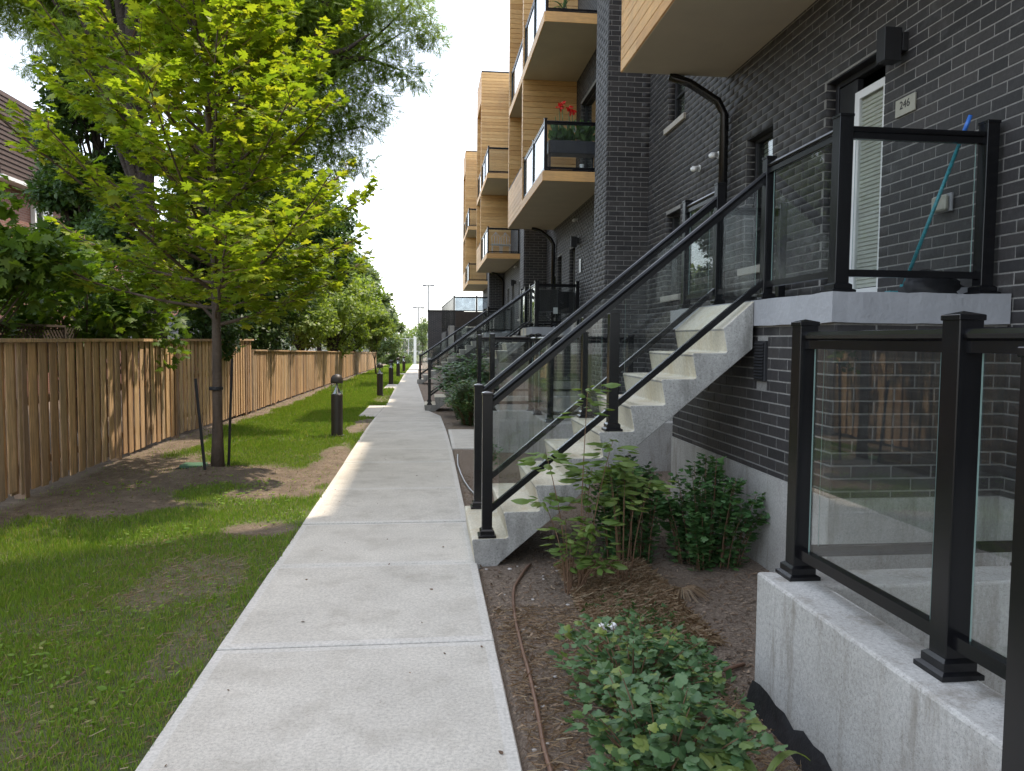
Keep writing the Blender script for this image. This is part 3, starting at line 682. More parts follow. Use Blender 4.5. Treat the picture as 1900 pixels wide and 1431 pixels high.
# ---------------------------------------------------------------- porches and stairs
def porch(y0, label, cap, zfl=.68, pre='near'):
    y1 = y0 + 3.12
    th = thing('porch', label, 'porch', (3.05, y0 + 1.5, G(y0)), 'raised brick porches')
    # slab with a wavering trowelled edge
    mb = MB(); n = 40; rim = []
    ptsx = [(2.45, y1)] + [(2.45, y1 - (y1 - y0) * i / 24) for i in range(1, 25)] + [(2.45 + (WALLX - 2.46) * i / 12, y0) for i in range(1, 13)] + [(WALLX - .01, y1)]
    top = []; bot = []
    rr = random.Random(int(y0 * 10))
    for i, (a, b) in enumerate(ptsx):
        w = rr.uniform(-.004, .004); u = rr.uniform(-.004, .006)
        top.append((a + w, b + w, 1.962 + u)); bot.append((a + w, b + w, 1.775 + rr.uniform(-.004, .004)))
    n = len(ptsx); mb.add(top + bot, [tuple(range(n)), tuple(range(n, 2 * n))[::-1]] + [(i, n + i, n + (i + 1) % n, (i + 1) % n) for i in range(n)])
    mb.build('slab', 'slab', th)
    x0 = 2.49; a, b = y0 + .03, y1 - .03
    core = MB().box(x0, a, zfl, WALLX - .002, b, 1.774).build('wall', 'mortar', th)
    MB().box(x0 - .008, a - .008, -1.2, WALLX - .014, b + .008, zfl - .001).build('footing', 'conc', th)
    out = []; ops = [(.92, 1.10, 1.36, 1.66)]
    bricks(out, core, (x0, a), (0, 1), (-1, 0), b - a, zfl + .004, 1.76, ops, .08)
    bricks(out, core, (x0, a), (1, 0), (0, -1), WALLX - x0 - .005, zfl + .004, 1.76, (), .14)
    lay(out, th, cap)
    vg = MB(); vg.cbox(x0 - .026, a + .92, 1.36, x0 - .001, a + 1.10, 1.66, .003); o = vg.build('vent_grille', 'blackmatte', th)
    sl = MB()
    for i in range(12): z = 1.375 + i * .023; sl.add([(x0 - .028, a + .935, z), (x0 - .028, a + 1.085, z), (x0 - .038, a + 1.085, z + .006), (x0 - .038, a + .935, z + .006), (x0 - .028, a + 1.085, z + .018), (x0 - .028, a + .935, z + .018)], [(0, 1, 2, 3), (3, 2, 4, 5)])
    sl.build('louvre', 'blackmatte', o)
    MB().box(3.4, y0 + .35, 1.965, WALLX - .03, y0 + 2.8, 2.03).build('door_step', 'slab', th)
    return th
def stair(x0, run, z_first, rise, n, ys, label, detail=True):
    """precast flight: n treads counted with the porch-level one, noses at x0 + k*run"""
    ye = ys + 1.14; g = G(ys)
    th = thing('concrete_stair', label, 'stairs', (x0 + .3, ys + .5, g), 'precast concrete front stairs')
    prof = [(x0 + .03, g - .06), (x0, z_first - .012), (x0 + .008, z_first)]
    for k in range(1, n):
        zk = z_first + rise * (k - 1); zn = z_first + rise * k; xn = x0 + run * k
        if xn > 2.448: break
        prof += [(xn + .018, zk + .002), (xn + .034, zk + .012), (xn + .004, zn - .028), (xn - .002, zn - .014), (xn + .004, zn - .003), (xn + .014, zn)]
    prof += [(2.447, z_first + rise * (n - 1)), (2.447, 1.60)]
    slope = rise / run
    xb = 2.447 - (1.60 - g) / slope
    prof += [(xb, g - .0), (xb - .05, g - .06)]
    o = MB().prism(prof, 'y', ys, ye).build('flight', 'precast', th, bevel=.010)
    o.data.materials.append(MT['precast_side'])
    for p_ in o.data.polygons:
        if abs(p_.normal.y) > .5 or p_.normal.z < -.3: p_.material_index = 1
    if detail:
        gr = MB()
        for k in range(0, n - 1):
            for j in range(5):
                xx = x0 + run * k + .03 + j * .013; zz = z_first + rise * k
                gr.box(xx, ys + .06, zz - .001, xx + .005, ye - .06, zz + .003)
        gr.build('grip_strips', 'precast', o)
    return th
def stair_rails(x0, zt0, xt, zt1, zb0, zb1, ys, xpost_mid, zmid, g0, y_corner, label_n, label_f, mid=True, landing=True, y_wall=None):
    """near and far balustrades; the near one turns along the porch"""
    yn, yf = ys + .07, ys + 1.05
    def lin(x, a, b): return a + (b - a) * (x - x0) / (xt - x0)
    for side, y, lab in ((0, yn, label_n), (1, yf, label_f)):
        th = thing('glass_balustrade', lab, 'railing', (x0, y, g0), 'black framed glass balustrades')
        post(th, x0, y, g0, zt0 + .09)
        post(th, xt, y, 1.965, 3.045)
        if mid and side == 0:
            post(th, xpost_mid, y, zmid, lin(xpost_mid, zt0, zt1) - .09, cap=False)
            panel(th, (x0, y), (xpost_mid, y), zt0, lin(xpost_mid, zt0, zt1), zb0, lin(xpost_mid, zb0, zb1), rail=False)
            panel(th, (xpost_mid, y), (xt, y), lin(xpost_mid, zt0, zt1), zt1, lin(xpost_mid, zb0, zb1), zb1, rail=False)
            for pr, dz, nm in ((TOPP, 0, 'top_rail'), (MIDP, -.0235, 'glazing_channel')):
                MB().bar((x0 + .038, y, lin(x0 + .038, zt0, zt1) + dz), (xt - .038, y, lin(xt - .038, zt0, zt1) + dz), pr).build(nm, 'blackmetal', th)
        else:
            if side == 1: 
                post(th, xpost_mid, y, zmid, lin(xpost_mid, zt0, zt1) - .09, cap=False)
                panel(th, (x0, y), (xpost_mid, y), zt0, lin(xpost_mid, zt0, zt1), zb0, lin(xpost_mid, zb0, zb1), rail=False)
                panel(th, (xpost_mid, y), (xt, y), lin(xpost_mid, zt0, zt1), zt1, lin(xpost_mid, zb0, zb1), zb1, rail=False)
                for pr, dz, nm in ((TOPP, 0, 'top_rail'), (MIDP, -.0235, 'glazing_channel')):
                    MB().bar((x0 + .038, y, lin(x0 + .038, zt0, zt1) + dz), (xt - .038, y, lin(xt - .038, zt0, zt1) + dz), pr).build(nm, 'blackmetal', th)
        if landing:
            if side == 0:
                cy = y_corner
                post(th, xt, cy, 1.965, 3.06, w=.09)
                post(th, WALLX - .085, cy, 1.965, 3.06, w=.085)
                panel(th, (xt, cy), (xt, y), 2.965, 2.965, 2.09, 2.09)
                panel(th, (xt, cy), (WALLX - .085, cy), 2.965, 2.965, 2.09, 2.09)
            else:
                fy = y_corner + 2.86
                post(th, xt, fy, 1.965, 3.045); post(th, WALLX - .08, fy, 1.965, 3.045)
                panel(th, (xt, y), (xt, fy), 2.965, 2.965, 2.09, 2.09)
                panel(th, (xt, fy), (WALLX - .08, fy), 2.965, 2.965, 2.09, 2.09)
porch(4.41, 'raised brick porch with pale slab edge and open front door', 300)
stair(.325, .236, .18, .1978, 10, 5.53, 'nearest precast concrete stair with grooved treads rising to the open door')
stair_rails(.44, 1.165, 2.57, 2.925, .365, 2.13, 5.53, 1.385, .975, .182, 4.57,
            'glass balustrade on the near side of the nearest stair, turning along its porch', 'glass balustrade on the far side of the nearest stair')
porch(17.85, 'brick porch of the second stair with camping chairs on it', 120)
stair(-.09, .2535, .02, .194, 11, 18.95, 'second concrete stair, beside the leafy shrub and clipped round bush')
stair_rails(.04, 1.06, 2.57, 2.925, .24, 2.13, 18.95, 1.3, 1.0, .02, 18.02,
            'glass balustrade on the near side of the second stair, round the camping chairs', 'glass balustrade on the far side of the second stair')
porch(32.3, 'distant brick porch at the top of the third stair', 0)
stair(-.48, .2664, -.1, .1873, 12, 33.4, 'third concrete stair, farthest and smallest beside the path', False)
stair_rails(-.34, .9, 2.57, 2.925, .1, 2.13, 33.4, 1.2, 1.0, -.1, 32.5,
            'glass balustrade on the near side of the third stair', 'glass balustrade on the far side of the third stair')

# ---------------------------------------------------------------- sunken area walls and their railings
wl = thing('retaining_wall', 'low rendered concrete wall with streaked face carrying the foreground glass railing', 'wall', (1.62, 1.5, 0))
mb = MB(); P = [(1.5, 1.45), (1.72, 1.45), (1.72, 3.05), (WALLX - .02, 3.05), (WALLX - .02, 3.28), (1.5, 3.28)]
# subdivide edges so the arris wavers a little
def wavy_wall(P, zb, zt, seed):
    rr = random.Random(seed); Q = []
    for i, p_ in enumerate(P):
        q = P[(i + 1) % len(P)]; L = math.hypot(q[0] - p_[0], q[1] - p_[1]); n = max(1, int(L / .08))
        for k in range(n): Q.append((p_[0] + (q[0] - p_[0]) * k / n, p_[1] + (q[1] - p_[1]) * k / n))
    n = len(Q); t1 = [(a + rr.uniform(-.002, .002), b + rr.uniform(-.002, .002), zt + rr.uniform(-.002, .003)) for a, b in Q]
    b1 = [(a + rr.uniform(-.004, .004), b + rr.uniform(-.004, .004), zb) for a, b in Q]
    return MB().add(t1 + b1, [tuple(range(n)), tuple(range(n, 2 * n))[::-1]] + [(i, n + i, n + (i + 1) % n, (i + 1) % n) for i in range(n)])
wavy_wall(P, -1.3, .60, 3).build('wall_body', 'conc', wl, bevel=.012)
wavy_wall([(.9, 1.2), (1.72, 1.2), (1.72, 1.44), (.9, 1.44)], -1.3, .60, 4).build('wall_return', 'conc', wl, bevel=.012)
MB().box(1.722, -3, -1.3, WALLX - .02, 3.04, -1.15).build('well_floor', 'path', wl)
rl = thing('glass_balustrade', 'foreground black framed glass railing standing on the streaked concrete wall', 'railing', (1.65, 2.4, .6), 'black framed glass balustrades')
post(rl, 1.655, 3.20, .60, 1.735, w=.082); post(rl, 1.66, 2.21, .60, 1.735, w=.082); post(rl, 2.82, 3.20, .60, 1.735, w=.082); post(rl, WALLX - .1, 3.20, .60, 1.735, w=.082)
panel(rl, (1.66, 2.21), (1.655, 3.20), 1.665, 1.665, .715, .715, gap=.055)
panel(rl, (1.66, 1.0), (1.66, 2.21), 1.665, 1.665, .715, .715, gap=.055)
post(rl, 1.66, 1.0, .60, 1.735, w=.082)
panel(rl, (1.655, 3.20), (2.82, 3.20), 1.665, 1.665, .715, .715, gap=.055)
panel(rl, (2.82, 3.20), (WALLX - .1, 3.20), 1.665, 1.665, .715, .715, gap=.055)
gp = thing('railing_post', 'nearest black post at the right edge of the view', 'post', (1.045, 1.16, .6))
post(gp, 1.079, 1.20, .60, 1.64)
fl = MB(); rr = random.Random(5); a = []
for i in range(26):
    y = 3.29 - i * .08; 
    a.append([(1.5 - .002, y, .085 + rr.uniform(-.025, .02) - max(0, (3.2 - y)) * .02), (1.488 - rr.uniform(0, .008), y, .04 + rr.uniform(-.012, .012)), (1.48 - rr.uniform(0, .010), y, .0), (1.462 - rr.uniform(0, .014), y, -.05)])
for i in range(25): fl.add(a[i] + a[i + 1], [(k, k + 1, 5 + k, 4 + k) for k in range(3)])
o = fl.build('waterproof_membrane', 'membrane', None, smooth=True); tag(o, 'black crumpled waterproofing membrane along the foot of the concrete wall', 'membrane')

w2 = thing('retaining_wall', 'pale concrete wall of the sunken entrance behind the nearest stair', 'wall', (1.6, 10, 0))
wavy_wall([(1.5, 9.5), (WALLX - .02, 9.5), (WALLX - .02, 9.72), (1.72, 9.72), (1.72, 11.38), (.86, 11.38), (.86, 11.15), (1.5, 11.15)], -1.3, .60, 6).build('wall_body', 'conc', w2, bevel=.012)
wavy_wall([(.86, 14.0), (WALLX - .02, 14.0), (WALLX - .02, 14.22), (.86, 14.22)], -1.3, .60, 7).build('wall_far', 'conc', w2, bevel=.012)
MB().box(.87, 11.4, -1.3, WALLX - .02, 13.98, -1.15).build('well_floor', 'path', w2)
for i in range(6): MB().cbox(.99 + i * .26, 11.4, -1.0, 1.25 + i * .26, 13.98, -.04 - i * .18, .008).build('step', 'path', w2)
r2 = thing('glass_balustrade', 'small glass railing round the sunken entrance behind the nearest stair', 'railing', (1.55, 10.5, .6), 'black framed glass balustrades')
for x, y in ((1.56, 9.62), (1.54, 10.6), (1.54, 11.27), (.95, 11.27), (.95, 14.1), (2.6, 9.62), (2.26, 14.1)): post(r2, x, y, .6, 1.735)
for a, b in (((1.56, 9.62), (1.54, 10.6)), ((1.54, 10.6), (1.54, 11.27)), ((.95, 11.27), (1.54, 11.27)), ((1.56, 9.62), (2.6, 9.62)), ((.95, 14.1), (2.26, 14.1)), ((2.26, 14.1), (3.5, 14.1))): panel(r2, a, b, 1.665, 1.665, .715, .715)

# ---------------------------------------------------------------- timber balcony boxes
BX = 2.30
def planks_face(mb, axis, fixed, a, b, z0, z1, out, openings=(), h=.135, d=.018):
    """horizontal siding boards with V joints on a plane; axis 'x' -> plane x=fixed running in y, 'y' -> plane y=fixed running in x"""
    z = z0; rr = random.Random(int((fixed + a) * 100))
    while z < z1 - .01:
        zt = min(z + h, z1)
        ints = [(a, b)]
        for (u0, u1, w0, w1) in openings:
            if w0 < zt - .01 and w1 > z + .01:
                ints = [q for p_ in ints for q in (((p_[0], min(u0, p_[1])), (max(u1, p_[0]), p_[1])) if u0 < p_[1] and u1 > p_[0] else (p_,)) if q[1] - q[0] > .01]
        for s, e in ints:
            cuts = [s]; 
            while cuts[-1] < e - 2.2: cuts.append(cuts[-1] + rr.uniform(1.2, 2.2))
            cuts.append(e)
            for p_, q in zip(cuts[:-1], cuts[1:]):
                c = .006; sgn = out
                if axis == 'x': V8 = lambda u, zz, w: (fixed + w * sgn, u, zz)
                else: V8 = lambda u, zz, w: (u, fixed + w * sgn, zz)
                vs = [V8(p_, z, 0), V8(q, z, 0), V8(q, zt, 0), V8(p_, zt, 0), V8(p_ + .001, z + c, d), V8(q - .001, z + c, d), V8(q - .001, zt - c, d), V8(p_ + .001, zt - c, d)]
                mb.append((vs, [(4, 5, 6, 7), (0, 1, 5, 4), (1, 2, 6, 5), (2, 3, 7, 6), (3, 0, 4, 7)]))
        z = zt
def balcony_box(yn, yd, yf, top, label, near=False, tall=False):
    """yn near end, yd divider, yf far end"""
    th = thing('timber_balcony', label, 'balcony', (3.0, (yn + yf) / 2, 4.88), 'timber clad balcony boxes')
    z1a, z1b, z2a, z2b = 4.88, 5.06, 8.02, 8.20
    E = WALLX - .004
    # structure
    f1 = MB().box(BX + .022, yn, z1a + .004, E, yf, z1b - .02).build('slab', 'soffit', th)
    f2 = MB().box(BX + .022, yn, z2a + .004, E, yf - .1, z2b - .02).build('slab', 'soffit', th)
    MB().box(BX + .02, yn + .02, z1a - .004, E, yf - .02, z1a + .003).build('soffit_board', 'soffit', th)
    MB().box(BX + .03, yn + .02, z2a - .004, E, yf - .12, z2a + .003).build('soffit_board', 'soffit', th)
    MB().box(BX + .02, yd - .09, z1b, E, yd + .09, top - .02).build('divider', 'siding', th)
    MB().box(BX + .02, yf - .14, z1b, E, yf - .02, top - .02).build('end_wall', 'siding', th)
    MB().box(BX + .02, yd + .09, top - 1.2, E, yf - .14, top - .02).build('roof_band', 'siding', th)
    pc = []; big = []
    planks_face(big, 'y', yd - .09, BX, E, z1b, z2a, -1); planks_face(big, 'y', yd - .09, BX, E, z2b, top, -1)     # divider face to the viewer
    planks_face(big, 'y', yf - .14, BX, E, z1b, z2a, -1); planks_face(big, 'y', yf - .14, BX, E, z2b, top - 1.2, -1)
    planks_face(big, 'y', yf - .02, BX, E, z1a, top, 1)
    planks_face(pc, 'x', BX + .02, yd - .09, yf, z1a, 5.93, -1)                                           # solid parapet of the far bay
    planks_face(big, 'x', BX + .02, yd + .09, yf, top - 1.2, top, -1)
    for (y0_, y1_) in ((yd - .09, yd + .09), (yf - .15, yf)):
        planks_face(big, 'x', BX + .02, y0_, y1_, 5.93, top - (1.2 if y0_ < yf - .5 else 1.2), -1)
    planks_face(big, 'x', BX + .02, yd - .09, yd + .09, top - 1.2, top, -1)
    # fascias as single boards
    fa = MB()
    fa.cbox(BX - .002, yn - .003, z1a, BX + .024, yd - .092, z1b + .02, .003); fa.build('fascia', 'siding', th)
    MB().cbox(BX + .026, yn - .018, z1a, E, yn - .001, z1b + .02, .003).build('fascia', 'siding', th)
    MB().cbox(BX - .002, yn - .003, z2a, BX + .024, yf - .16, z2b + .02, .003).build('fascia', 'siding', th)
    MB().cbox(BX + .026, yn - .018, z2a, E, yn - .001, z2b + .02, .003).build('fascia', 'siding', th)
    MB().box(BX - .004, yd - .12, top + .001, E, yf + .004, top + .05).build('coping', 'blackmatte', th)
    MB().box(BX - .004, yd + .1, 5.931, BX + .12, yf - .16, 5.955).build('parapet_cap', 'blackmatte', th)
    if near:
        MB().box(BX + .0205, yd + .1, 5.96, BX + .14, yf - .155, top - 1.21).build('sun_block_infill', 'siding', th)  # unseen infill added to stop sun passing through the open bay
        for vs_, fs_ in pc: MB().add(vs_, fs_).build('plank', 'siding', th)
    else:
        # the largest boards singly
        big.sort(key=lambda q: -abs(q[0][1][0] - q[0][0][0]) - abs(q[0][1][1] - q[0][0][1]) * .2)
        k = 60 if yn < 20 else 24
        for vs_, fs_ in big[:k] + pc[:10]: MB().add(vs_, fs_).build('plank', 'siding', th)
        big = big[k:] + pc[10:]
    mb = MB()
    for vs_, fs_ in big: mb.add(vs_, fs_)
    mb.build('siding', 'siding', th, kind='stuff')
    # railings of the open near bay at both levels, and of the far bay upstairs
    for zb in (z1b, z2b):
        rl_ = th
        y_m = (yn + yd) / 2
        MB().box(BX + .03, yn + .0, zb + .021, E, yn + .05, zb + .045).build('drip_edge', 'blackmetal', th)
        for (x, y) in ((BX + .06, yn + .05), (BX + .06, y_m), (BX + .06, yd - .14), (E - .05, yn + .05)): post(th, x, y, zb, zb + 1.07, w=.06, base=False)
        panel(th, (BX + .06, yn + .05), (E - .05, yn + .05), zb + 1.0, zb + 1.0, zb + .09, zb + .09, gap=.02, pw=.03)
        panel(th, (BX + .06, yn + .05), (BX + .06, y_m), zb + 1.0, zb + 1.0, zb + .09, zb + .09, gap=.02, pw=.03)
        panel(th, (BX + .06, y_m), (BX + .06, yd - .14), zb + 1.0, zb + 1.0, zb + .09, zb + .09, gap=.02, pw=.03)
    post(th, BX + .08, yf - .22, z2b, z2b + 1.07, w=.06, base=False); post(th, BX + .08, yd + .14, z2b, z2b + 1.07, w=.06, base=False)
    panel(th, (BX + .08, yd + .14), (BX + .08, yf - .22), z2b + 1.0, z2b + 1.0, z2b + .09, z2b + .09, gap=.02, pw=.03)
    return th
balcony_box(-4.0, -3.6, 9.17, 15.6, 'nearest timber balcony box overhanging the open front door', near=True)  # unseen upper part made taller so its shadow covers the near lawn
balcony_box(15.45, 18.95, 22.2, 13.3, 'timber balcony box with a planter of red flowers')
balcony_box(30.3, 33.9, 36.75, 13.3, 'third timber balcony box with metal chairs behind its glass')
balcony_box(44.5, 48.0, 51.0, 13.3, 'farthest timber balcony box against the sky')

# ---------------------------------------------------------------- leaf clouds
def leaf_outline(kind):
    if kind == 'maple':
        P = [(0, 0), (.10, .12), (.34, .02), (.30, .20), (.56, .26), (.42, .42), (.60, .62), (.36, .58), (.30, .52), (.20, .74), (.12, .72), (0, 1.0)]
        P = P + [(-x, y) for x, y in P[-2:0:-1]]
        V_ = [(x, y - .0, -.10 * abs(x) * 2 + .05 * y) for x, y in P] + [(0, .42, .04)]
        n = len(P); F_ = [(i, (i + 1) % n, n) for i in range(n)]
    elif kind == 'currant':
        P = [(0, 0), (.22, -.04), (.42, .14), (.36, .32), (.50, .44), (.40, .62), (.24, .66), (.20, .88), (0, 1.0)]
        P = P + [(-x, y) for x, y in P[-2:0:-1]]
        V_ = [(x, y, -.25 * abs(x)) for x, y in P] + [(0, .45, .03)]
        n = len(P); F_ = [(i, (i + 1) % n, n) for i in range(n)]
    elif kind == 'oval':
        P = [(0, 0), (.16, .18), (.23, .42), (.17, .72), (0, 1), (-.17, .72), (-.23, .42), (-.16, .18)]
        V_ = [(x, y, -.3 * abs(x) - .12 * y * y) for x, y in P] + [(0, .45, .02)]
        n = len(P); F_ = [(i, (i + 1) % n, n) for i in range(n)]
    elif kind == 'diamond':
        V_ = [(0, 0, 0), (.32, .5, -.08), (0, 1, 0), (-.32, .5, -.08)]; F_ = [(0, 1, 2), (0, 2, 3)]
    elif kind == 'pinnate':
        V_ = []; F_ = []
        for i in range(9):
            y = .12 + i * .1; w = .19 * (1 - abs(i - 4) * .07)
            for s in (1, -1):
                b = len(V_); V_ += [(0, y, 0), (s * w * .5, y + .02, -.03), (s * w, y + .075, -.09), (s * w * .5, y + .085, -.03)]; F_ += [(b, b + 1, b + 2), (b, b + 2, b + 3)]
    elif kind == 'strap':
        V_ = []; F_ = []
        for i in range(9):
            u = i / 8; w = .055 * math.sin(PI * min(1, .12 + u * .88)) + .002; z = .9 * u - 1.05 * u * u
            V_ += [(-w, u, z + .02), (0, u, z), (w, u, z + .02)]
        for i in range(8):
            for k in (0, 1): a = i * 3 + k; F_ += [(a, a + 1, a + 4), (a, a + 4, a + 3)]
    return np.array(V_, float), np.array(F_, int)
def basis_from(dirs, ups):
    y = dirs / np.linalg.norm(dirs, axis=1, keepdims=True)
    x = np.cross(y, ups); x /= np.linalg.norm(x, axis=1, keepdims=True) + 1e-9
    z = np.cross(x, y); return x, y, z
def leaves_np(P, D, Up, size, kind):
    T, F_ = leaf_outline(kind); x, y, z = basis_from(D, Up); n = len(P)
    V_ = P[:, None, :] + size[:, None, None] * (T[None, :, 0:1] * x[:, None, :] + T[None, :, 1:2] * y[:, None, :] + T[None, :, 2:3] * z[:, None, :])
    return V_.reshape(-1, 3), (F_[None] + (np.arange(n) * len(T))[:, None, None]).reshape(-1, 3)
def leaf_obj(name, P, D, Up, size, lk, mat, parent, **kw):
    V_, F_ = leaves_np(P, D, Up, size, lk); return np_mesh(name, V_, F_, mat, parent, **kw)
LEAFMESH = {}
def leaf_parts(P, D, Up, size, kind, mat, parent, cap=300, name='leaf'):
    """nearest leaves singly (shared mesh), the rest as one mass"""
    d = np.linalg.norm(P - np.array([0, 0, 1.65]), axis=1); idx = np.argsort(d / size + RNG.random(len(P)) * 2.0)
    if (kind, mat) not in LEAFMESH:
        T, F_ = leaf_outline(kind); me = bpy.data.meshes.new('leaf'); me.from_pydata(T.tolist(), [], F_.tolist()); me.materials.append(MT[mat]); LEAFMESH[kind, mat] = me
    x, y, z = basis_from(D, Up); pw = np.array(WL[parent.name])
    for i in idx[:cap]:
        o = bpy.data.objects.new(name, LEAFMESH[kind, mat]); o.parent = parent
        m_ = Matrix(((x[i][0], y[i][0], z[i][0]), (x[i][1], y[i][1], z[i][1]), (x[i][2], y[i][2], z[i][2])))
        o.rotation_euler = m_.to_euler(); o.scale = (size[i],) * 3; o.location = P[i] - pw; COL.objects.link(o)
    if len(idx) > cap:
        r = idx[cap:]; leaf_obj('foliage', P[r], D[r], Up[r], size[r], kind, mat, parent, kind='stuff')

# ---------------------------------------------------------------- trees
def rdir(n, zlo=-1, zhi=1):
    a = RNG.random(n) * 2 * PI; z = RNG.uniform(zlo, zhi, n); r = np.sqrt(np.maximum(0, 1 - z * z)); return np.stack([r * np.cos(a), r * np.sin(a), z], 1)
def young_maple():
    tx, ty = -2.53, 9.44; zb = gz1(tx, ty)
    th = thing('maple_tree', 'young maple with bright yellow-green leaves staked on a soil mound', 'tree', (tx, ty, zb))
    tr = MB(); H = 6.9
    pts = []; rad = []
    for i in range(24):
        k = i / 23; z = zb - .05 + H * k; pts.append((tx + .03 * math.sin(k * 5) - .02 * k * 3, ty + .03 * math.cos(k * 4), z)); rad.append(.056 * (1 - k) ** .75 + .006 + (.022 * max(0, 1 - k * 14)))
    tr.tube(pts, rad, 10); tr.build('trunk', 'bark', th, smooth=True)
    def tp(z):
        k = min(.999, max(0, (z - zb + .05) / H)); i = k * 23; j = int(i); f = i - j; a, b = Vector(pts[j]), Vector(pts[min(23, j + 1)]); return a.lerp(b, f)
    P = []; D = []; br = MB(); tw = MB(); rr = random.Random(11)
    nb = 66
    for i in range(nb):
        k = (i + .5) / nb; z0 = zb + 1.68 + k ** 1.15 * 4.8; az = i * 2.3999 + rr.uniform(-.3, .3)
        el = R(24 + 34 * k + rr.uniform(-9, 9)); L = (3.02 - 1.5 * k) * rr.uniform(.78, 1.12)
        if k < .24: L *= .92; el = R(rr.uniform(4, 30))
        if math.cos(az) > .2 and k < .45: L *= .84
        o = tp(z0); d = Vector((math.cos(az) * math.cos(el), math.sin(az) * math.cos(el), math.sin(el)))
        if o.x + d.x * L > -.62: L *= (-.62 - o.x) / (d.x * L) * rr.uniform(.86, 1.0)
        pp = []; n = 9; r0 = .022 * (1 - k * .5)
        for j in range(n):
            u = j / (n - 1); q = o + d * (L * u) + Vector((0, 0, .22 * L * u * u - .07 * L * u)) + Vector((rr.uniform(-.02, .02), rr.uniform(-.02, .02), 0)) * (j > 0); pp.append(q)
        br.tube(pp, [r0 * (1 - j / n) + .003 for j in range(n)], 6, False)
        u = .16
        while u < 1.0:
            j = u * (n - 1); a = pp[int(j)].lerp(pp[min(n - 1, int(j) + 1)], j - int(j)); ax = (pp[min(n - 1, int(j) + 1)] - pp[int(j)])
            ax = ax.normalized() if ax.length > 0 else d
            side = ax.cross(Vector((0, 0, 1))).normalized() * rr.choice((1, -1)); lift = rr.uniform(-.25, .5)
            sd_ = (ax * rr.uniform(.6, 1.0) + side * rr.uniform(.6, 1.1) + Vector((0, 0, lift))).normalized()
            sl = (.62 * (1.08 - u) + .18) * rr.uniform(.7, 1.2) * (1.0 if k < .6 else .75)
            e = a + sd_ * sl + Vector((0, 0, .03)); mid = a.lerp(e, .5) + Vector((0, 0, .02))
            tw.tube([a, mid, e], [.006, .004, .002], 4, False)
            ns = max(4, int(sl / .036))
            for s in range(ns):
                f = (s + 1) / ns; q = a.lerp(e, f)
                for sgn in (1, -1):
                    if rr.random() < .1: continue
                    ld = (sd_ * .5 + side * sgn * rr.uniform(.5, 1.1) + Vector((rr.uniform(-.3, .3), rr.uniform(-.3, .3), rr.uniform(-.5, .15)))).normalized()
                    P.append(q + ld * .05 + Vector((0, 0, rr.uniform(-.03, .03)))); D.append(ld)
            u += rr.uniform(.055, .09) * (1.25 if u < .4 else 1)
        for s in range(14):
            u = .45 + .55 * s / 13; j = u * (n - 1); a = pp[int(j)].lerp(pp[min(n - 1, int(j) + 1)], j - int(j))
            ld = (Vector((rr.uniform(-1, 1), rr.uniform(-1, 1), rr.uniform(-.5, .2))) + d * .5).normalized(); P.append(a + ld * .05); D.append(ld)
    for s in range(60):
        z = zb + 5.3 + rr.random() * 1.6; ld = Vector((rr.uniform(-1, 1), rr.uniform(-1, 1), rr.uniform(-.3, .5))).normalized(); P.append(tp(z) + ld * .08); D.append(ld)
    br.build('limb', 'bark', th, smooth=True, kind='stuff'); tw.build('twigs', 'twig', th, kind='stuff')
    P = np.array([v[:] for v in P]); D = np.array([v[:] for v in D]); n = len(P)
    up = np.stack([RNG.normal(0, .35, n), RNG.normal(0, .35, n), np.ones(n)], 1); size = RNG.uniform(.075, .15, n)
    leaf_parts(P, D, up, size, 'maple', 'maple', th, 300)
    return n
NM = young_maple()

def crown_tree(name, label, cat, loc, height, trunk_r, clumps, leaf, mat, size, n_leaf, crad, trunk_pts=None, bark='barkdark', group=None, droop=0, cols=None, seed=1, spread=1.0):
    """clumps: list of centres (world); leaves scattered in each clump shell"""
    rr = random.Random(seed); x, y, z = loc
    th = thing(name, label, cat, loc, group)
    tb = MB(); tp = trunk_pts or [(x, y, z - .1), (x + rr.uniform(-.1, .1), y, z + height * .3), (x + rr.uniform(-.2, .2), y + rr.uniform(-.2, .2), z + height * .65), (x, y, z + height * .9)]
    n = len(tp); tb.tube(tp, [trunk_r * (1 - .72 * i / (n - 1)) * (1.25 if i == 0 else 1) for i in range(n)], 12); tb.build('trunk', bark, th, smooth=True)
    lb = MB(); cl = np.array(clumps)
    for c_ in clumps[::max(1, len(clumps) // 26)]:
        s = Vector(tp[rr.randint(max(1, n // 2 - 1), n - 1)]); e = Vector(c_[:3]); mid = s.lerp(e, .5) + Vector((rr.uniform(-.2, .2), rr.uniform(-.2, .2), rr.uniform(-.1, .4)))
        if (e - s).length > .4: lb.tube([s, mid, e], [trunk_r * .3, trunk_r * .18, .012], 6, False)
    if lb.v: lb.build('limb', bark, th, smooth=True, kind='stuff')
    k = np.array([c_[3] if len(c_) > 3 else crad for c_ in clumps]); w = k ** 2; idx = RNG.choice(len(cl), n_leaf, p=w / w.sum())
    d = rdir(n_leaf); rad = k[idx] * RNG.random(n_leaf) ** .45
    P = cl[idx, :3] + d * rad[:, None] * np.array([1, 1, .75])[None]
    D = d * .6 + rdir(n_leaf) * .8 + np.array([0, 0, -.25 - droop])[None]; up = d * .5 + np.array([0, 0, 1])[None] + rdir(n_leaf) * .5
    leaf_obj('crown', P, D, up, RNG.uniform(.7, 1.25, n_leaf) * size, leaf, mat, th, kind='stuff')
    return th
